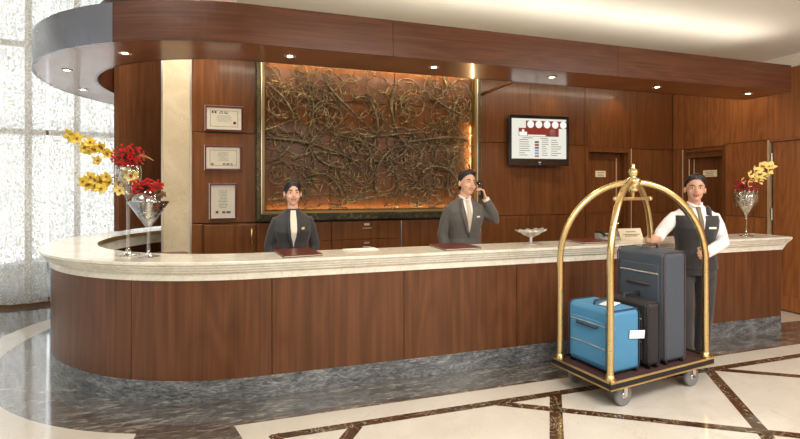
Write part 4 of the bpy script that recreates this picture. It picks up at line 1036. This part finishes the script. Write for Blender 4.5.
def dress_woman(t, T, k, patch, garment, fy, HM, arms):
    j = garment('jacket', SUITW, .80, .014, True, 1.46, .95, .06)
    patch('blouse', [(1.10,-.004,.004),(1.14,-.012,.012),(1.2,-.028,.028),(1.28,-.034,.034),(1.36,-.035,.035),(1.41,-.032,.032),(1.44,-.03,.03)], .025, CREAMB)
    for s_ in (-1,1):
        a = [(1.08,.0,.014),(1.14,.008,.030),(1.2,.024,.052),(1.28,.030,.060),(1.36,.030,.056),(1.42,.026,.050),(1.44,.024,.048)]
        patch('lapel', [(z, s_*p, s_*q) for z,p,q in a], .031, SUITW, 4, .006)
    m = MB(); m.tube([T((-.05,.0,1.44)), T((-.046,-.035,1.435)), T((-.03,-.055,1.42))],[.010*k]*3,6); m.tube([T((.05,.0,1.44)), T((.046,-.035,1.435)), T((.03,-.055,1.42))],[.010*k]*3,6); m.tube([T((-.05,0,1.44)),T((-.03,.05,1.455)),T((.03,.05,1.455)),T((.05,0,1.44))],.013*k,6); m.build('collar', SUITW, t)
    p = T((.085, fy(.085,1.27,.03), 1.27)); m = MB(); m.lathe([(.001,0),(.019,0),(.020,.003),(.001,.005)], 16, 0, Matrix.Translation(p) @ Matrix.Rotation(pi/2,4,'X') @ Matrix.Rotation(.35,4,'Y')); m.lathe([(.001,.005),(.012,.005),(.001,.007)], 16, 1, Matrix.Translation(p) @ Matrix.Rotation(pi/2,4,'X') @ Matrix.Rotation(.35,4,'Y')); m.build('round_badge', [GOLD, PAPER], t)
    for z in (1.06, .99):
        p = T((.004, fy(0,z,.024), z)); m = MB(); m.lathe([(.001,0),(.007,0),(.007,.003),(.001,.004)], 12, 0, Matrix.Translation(p) @ Matrix.Rotation(pi/2,4,'X')); m.build('button', SHOE, t)
W_ = person('person', 'woman with tied-back dark hair in a charcoal jacket smiling behind the desk', (-.80,.70,0), radians(0),
    dict(h=1.60, fem=True, sw=1.06, skin=SKINW, trousers=SUITW, hrot=(0,0,.05), hs=1.05, smile=.009, teeth=True,
         arms={-1:dict(elbow=(-.215,.03,1.10),wrist=(-.17,-.02,.86),hd=(.1,-.2,-1),palm=(1,0,0),curl=.35,ts=-1), 1:dict(elbow=(.215,.03,1.10),wrist=(.17,-.02,.86),hd=(-.1,-.2,-1),palm=(-1,0,0),curl=.35,ts=1)}, dress=dress_woman))
def dress_man(t, T, k, patch, garment, fy, HM, arms):
    garment('jacket', SUITM, .78, .018, True, 1.46, 1.06, .10)
    patch('shirt', [(1.13,-.004,.004),(1.18,-.016,.016),(1.26,-.03,.03),(1.34,-.042,.042),(1.40,-.046,.046),(1.445,-.044,.044)], .027, SHIRT)
    patch('tie', [(1.12,-.004,.004),(1.18,-.016,.016),(1.28,-.022,.022),(1.38,-.016,.016),(1.40,-.013,.013),(1.425,-.020,.020),(1.44,-.018,.018)], .034, TIE, 4, .008)
    for s_ in (-1,1):
        a = [(1.10,.0,.016),(1.16,.010,.038),(1.26,.028,.070),(1.33,.040,.088),(1.37,.044,.070),(1.42,.044,.072),(1.45,.040,.062)]
        patch('lapel', [(z, s_*p, s_*q) for z,p,q in a], .035, SUITM, 4, .007)
        m = MB(); m.tube([T((s_*.004,-.07,1.432)), T((s_*.03,-.062,1.448)), T((s_*.052,-.02,1.470)), T((s_*.04,.04,1.48))],[.009*k,.014*k,.013*k,.011*k],8); m.build('shirt_collar', SHIRT, t)
    A = arms[1]; el, wr = T(A['elbow']), T(A['wrist']); m = MB(); m.tube([el.lerp(wr,.86), el.lerp(wr,.98)],[.036*k,.035*k],14); m.build('shirt_cuff', SHIRT, t)
    A = arms[-1]; el, wr = T(A['elbow']), T(A['wrist']); m = MB(); m.tube([el.lerp(wr,.86), el.lerp(wr,.98)],[.036*k,.035*k],14); m.build('shirt_cuff', SHIRT, t)
    p = T((.095, fy(.095,1.27,.024), 1.27)); m = MB(); m.box(-.022,.022,-.004,.004,-.006,.008,0,Matrix.Translation(p) @ Matrix.Rotation(.35,4,'Z'),.001); m.build('pocket_square', SHIRT, t)
    for z in (1.08, .99):
        p = T((.0, fy(0,z,.022), z)); m = MB(); m.lathe([(.001,0),(.009,0),(.009,.003),(.001,.004)], 12, 0, Matrix.Translation(p) @ Matrix.Rotation(pi/2,4,'X')); m.build('button', SHOE, t)
MANL = V(.905,.70,0)
M_ = person('person', 'dark-haired man in a grey suit and pale tie holding a phone to his ear', tuple(MANL), radians(-6),
    dict(h=1.70, sw=1.02, skin=SKIN, trousers=SUITM, hrot=(-.04,.10,.20), hs=1.07, hoff=(.02,-.01,-.0), smile=.008, teeth=True,
         arms={-1:dict(elbow=(-.225,.02,1.09),wrist=(-.20,-.05,.84),hd=(.05,-.2,-1),palm=(1,0,0),curl=.35,ts=-1), 1:dict(elbow=(.315,-.06,1.235),wrist=(.185,-.10,1.455),hd=(-.35,-.05,1),palm=(-1,.2,-.3),curl=.75,ts=-1)}, dress=dress_man))
# phone in his hand: top-level thing
ph = thing('telephone_handset', "black telephone handset held to the man's ear", 'telephone', MANL + V(.135,-.115,1.535), 0)
m = MB(); m.tube([(-.02,-.035,-.075),(-.012,-.025,-.055),(.008,.0,0),(.002,.02,.06),(-.012,.025,.075)],[.02,.015,.012,.014,.02],10); m.build('grip', BLACKP, ph)
m = MB(); m.lathe([(.001,0),(.018,0),(.018,.01),(.001,.012)],14,0,Matrix.Translation((-.03,.02,.07)) @ Matrix.Rotation(-pi/2,4,'Y')); m.build('earpiece', BLACKP, ph)
def dress_bell(t, T, k, patch, garment, fy, HM, arms):
    garment('shirt', SHIRT, .97, .008, True, 1.46, 1.05, .04)
    garment('waistcoat', VESTM, .86, .020, False, 1.39)
    patch('shirt_front', [(1.16,-.004,.004),(1.22,-.02,.02),(1.30,-.034,.034),(1.38,-.046,.046),(1.43,-.05,.05)], .024, SHIRT)
    patch('tie', [(1.15,-.004,.004),(1.2,-.017,.017),(1.28,-.021,.021),(1.39,-.015,.015),(1.42,-.02,.02),(1.44,-.018,.018)], .030, TIEB, 4, .008)
    for s_ in (-1,1):
        m = MB(); m.tube([T((s_*.1,.0,1.425)), T((s_*.095,-.05,1.405)), T((s_*.085,-.09,1.36))],[.03*k,.03*k,.025*k],8); m.build('shoulder_strap', VESTM, t)
        m = MB(); m.tube([T((s_*.004,-.07,1.432)), T((s_*.03,-.062,1.448)), T((s_*.052,-.02,1.470)), T((s_*.04,.04,1.48))],[.009*k,.014*k,.013*k,.011*k],8); m.build('shirt_collar', SHIRT, t)
    p = T((.095, fy(.095,1.25,.026), 1.25)); m = MB(); m.box(-.035,.035,-.004,.004,-.009,.009,0,Matrix.Translation(p) @ Matrix.Rotation(.35,4,'Z'),.001); m.build('name_badge', PAPER, t)
# bellboy: hands grip the two right-hand posts of the cart
BL = V(2.70,-.36,0); BRZ = radians(-28)
BK = 1.64/1.70
def to_local(p, lean, z_hint=None):
    q = Matrix.Rotation(-BRZ,3,'Z') @ (Vector(p) - BL); q.z = p[2]; z = q.z/BK; f = max(0,(z-.95)/.5)
    q = q - V(lean[0]*f, lean[1]*f, 0); return (q.x/BK, q.y/BK, z)
LEAN = (-.03,-.08)
farpost = CM @ V(L2-.03, W2-.03, 1.10); nearpost = CM @ V(L2-.03, -W2+.03, 1.02)
wL = to_local(farpost + V(.06,-.02,-.0), LEAN); wR = to_local(nearpost + V(.075,.06,.0), LEAN)
iR = Matrix.Rotation(-BRZ,3,'Z')
def dl(*v): return tuple(iR @ Vector(v))
B_ = person('person', 'bellboy in a white shirt and dark waistcoat pushing the luggage cart by its brass posts', tuple(BL), BRZ,
    dict(h=1.64, sw=1.04, skin=plain('tan_skin', (206,156,130), .5), trousers=VESTM, hrot=(-.05,.05,-.25), hs=1.05, smile=.004, lean=LEAN, stride=.06,
         arms={-1:dict(elbow=(-.30,-.05,1.20),wrist=wL,hd=dl(-.9,-.05,.1),palm=dl(0,1,0),curl=1.0,ts=1), 1:dict(elbow=(.235,-.02,1.10),wrist=wR,hd=dl(-.75,-.6,.0),palm=dl(-.6,.75,0),curl=1.0,ts=-1)}, dress=dress_bell))

# ------------------------------------------------------------------ LIGHT
w = bpy.data.worlds.new('sky'); SC.world = w; w.use_nodes = True
wn = w.node_tree; bg = wn.nodes['Background']; bg.inputs[0].default_value = (.86,.93,1,1); bg.inputs[1].default_value = 1.0
# daylight through the window wall
c = WM @ V(-1.5,.6,2.5); area('window_daylight', c, (pi/2,0,WANG+pi), 12, 4.4, 270, (.93,.97,1)).rotation_euler = (V(.16,-1,-.05)).to_track_quat('-Z','Z').to_euler()
# unseen fill lights added under the ceilings to brighten lobby and desk front
for (u, v) in ((0,-3.2),(3.4,-3.2),(0,-6),(3.4,-6)):
    area('lobby_fill_light', (u, v, ZC-.01), (0,0,0), 1.6, 1.0, 125, (1,.97,.93))
area('high_fill_light', (-4.5,-3,4.7), (0,0,0), 3, 4, 120, (1,.96,.9))  # another added fill, out of view over the window side
# cove strip on top of the canopy, shining up at the ceiling
for i in range(5): area('cove_strip_light', (-.6+i*1.05,.0,ZF-.01), (pi,0,0), 1.0, .12, 3.0, (1,.92,.78))
area('back_wall_fill_light', (1.7, 1.15, ZC-.01), (radians(25),0,0), 6.6, .12, 50, (1,.88,.68))  # added fill strip, no fixture, brightens the back wall
area('ring_fill_light', (CU, CV-.2, 4.7), (0,0,0), 1.6, 1.6, 110, (1,.95,.85))  # added fill shining down through the canopy ring
spot((-2.2, 1.1, 4.6), (-2.35, 2.8, 1.9), 300, 50, .6, (1,.9,.78), .15)  # unseen spot added to lift the dark curved wall
# wall washers between canopy and back wall
for (u, e_) in ((-.78,9),(.0,5),(.74,8),(1.45,8),(2.9,9),(4.05,9)):
    spot((u, VB-.32, ZC-.02), (u, VB-.02, 2.3), e_*1.6, 75, .8, (1,.72,.32), .02)
spot((UR-.4,.95,ZC-.02),(UR,.95,2.2), 12, 75,.8,(1,.78,.42),.02)

# ------------------------------------------------------------------ CAMERA
cam = bpy.data.cameras.new('camera'); co = bpy.data.objects.new('camera', cam); COL.objects.link(co)
cam.sensor_width = 36; cam.lens = 461/800*36; cam.shift_y = (188.6-219.5)/800; cam.clip_start = .05; cam.clip_end = 200
co.location = (-1.1177,-3.5754,H); co.rotation_euler = (pi/2, 0, -.303)
SC.camera = co
SC.view_settings.view_transform = 'Standard'; SC.view_settings.look = 'None'; SC.view_settings.gamma = 1; SC.view_settings.exposure = 0
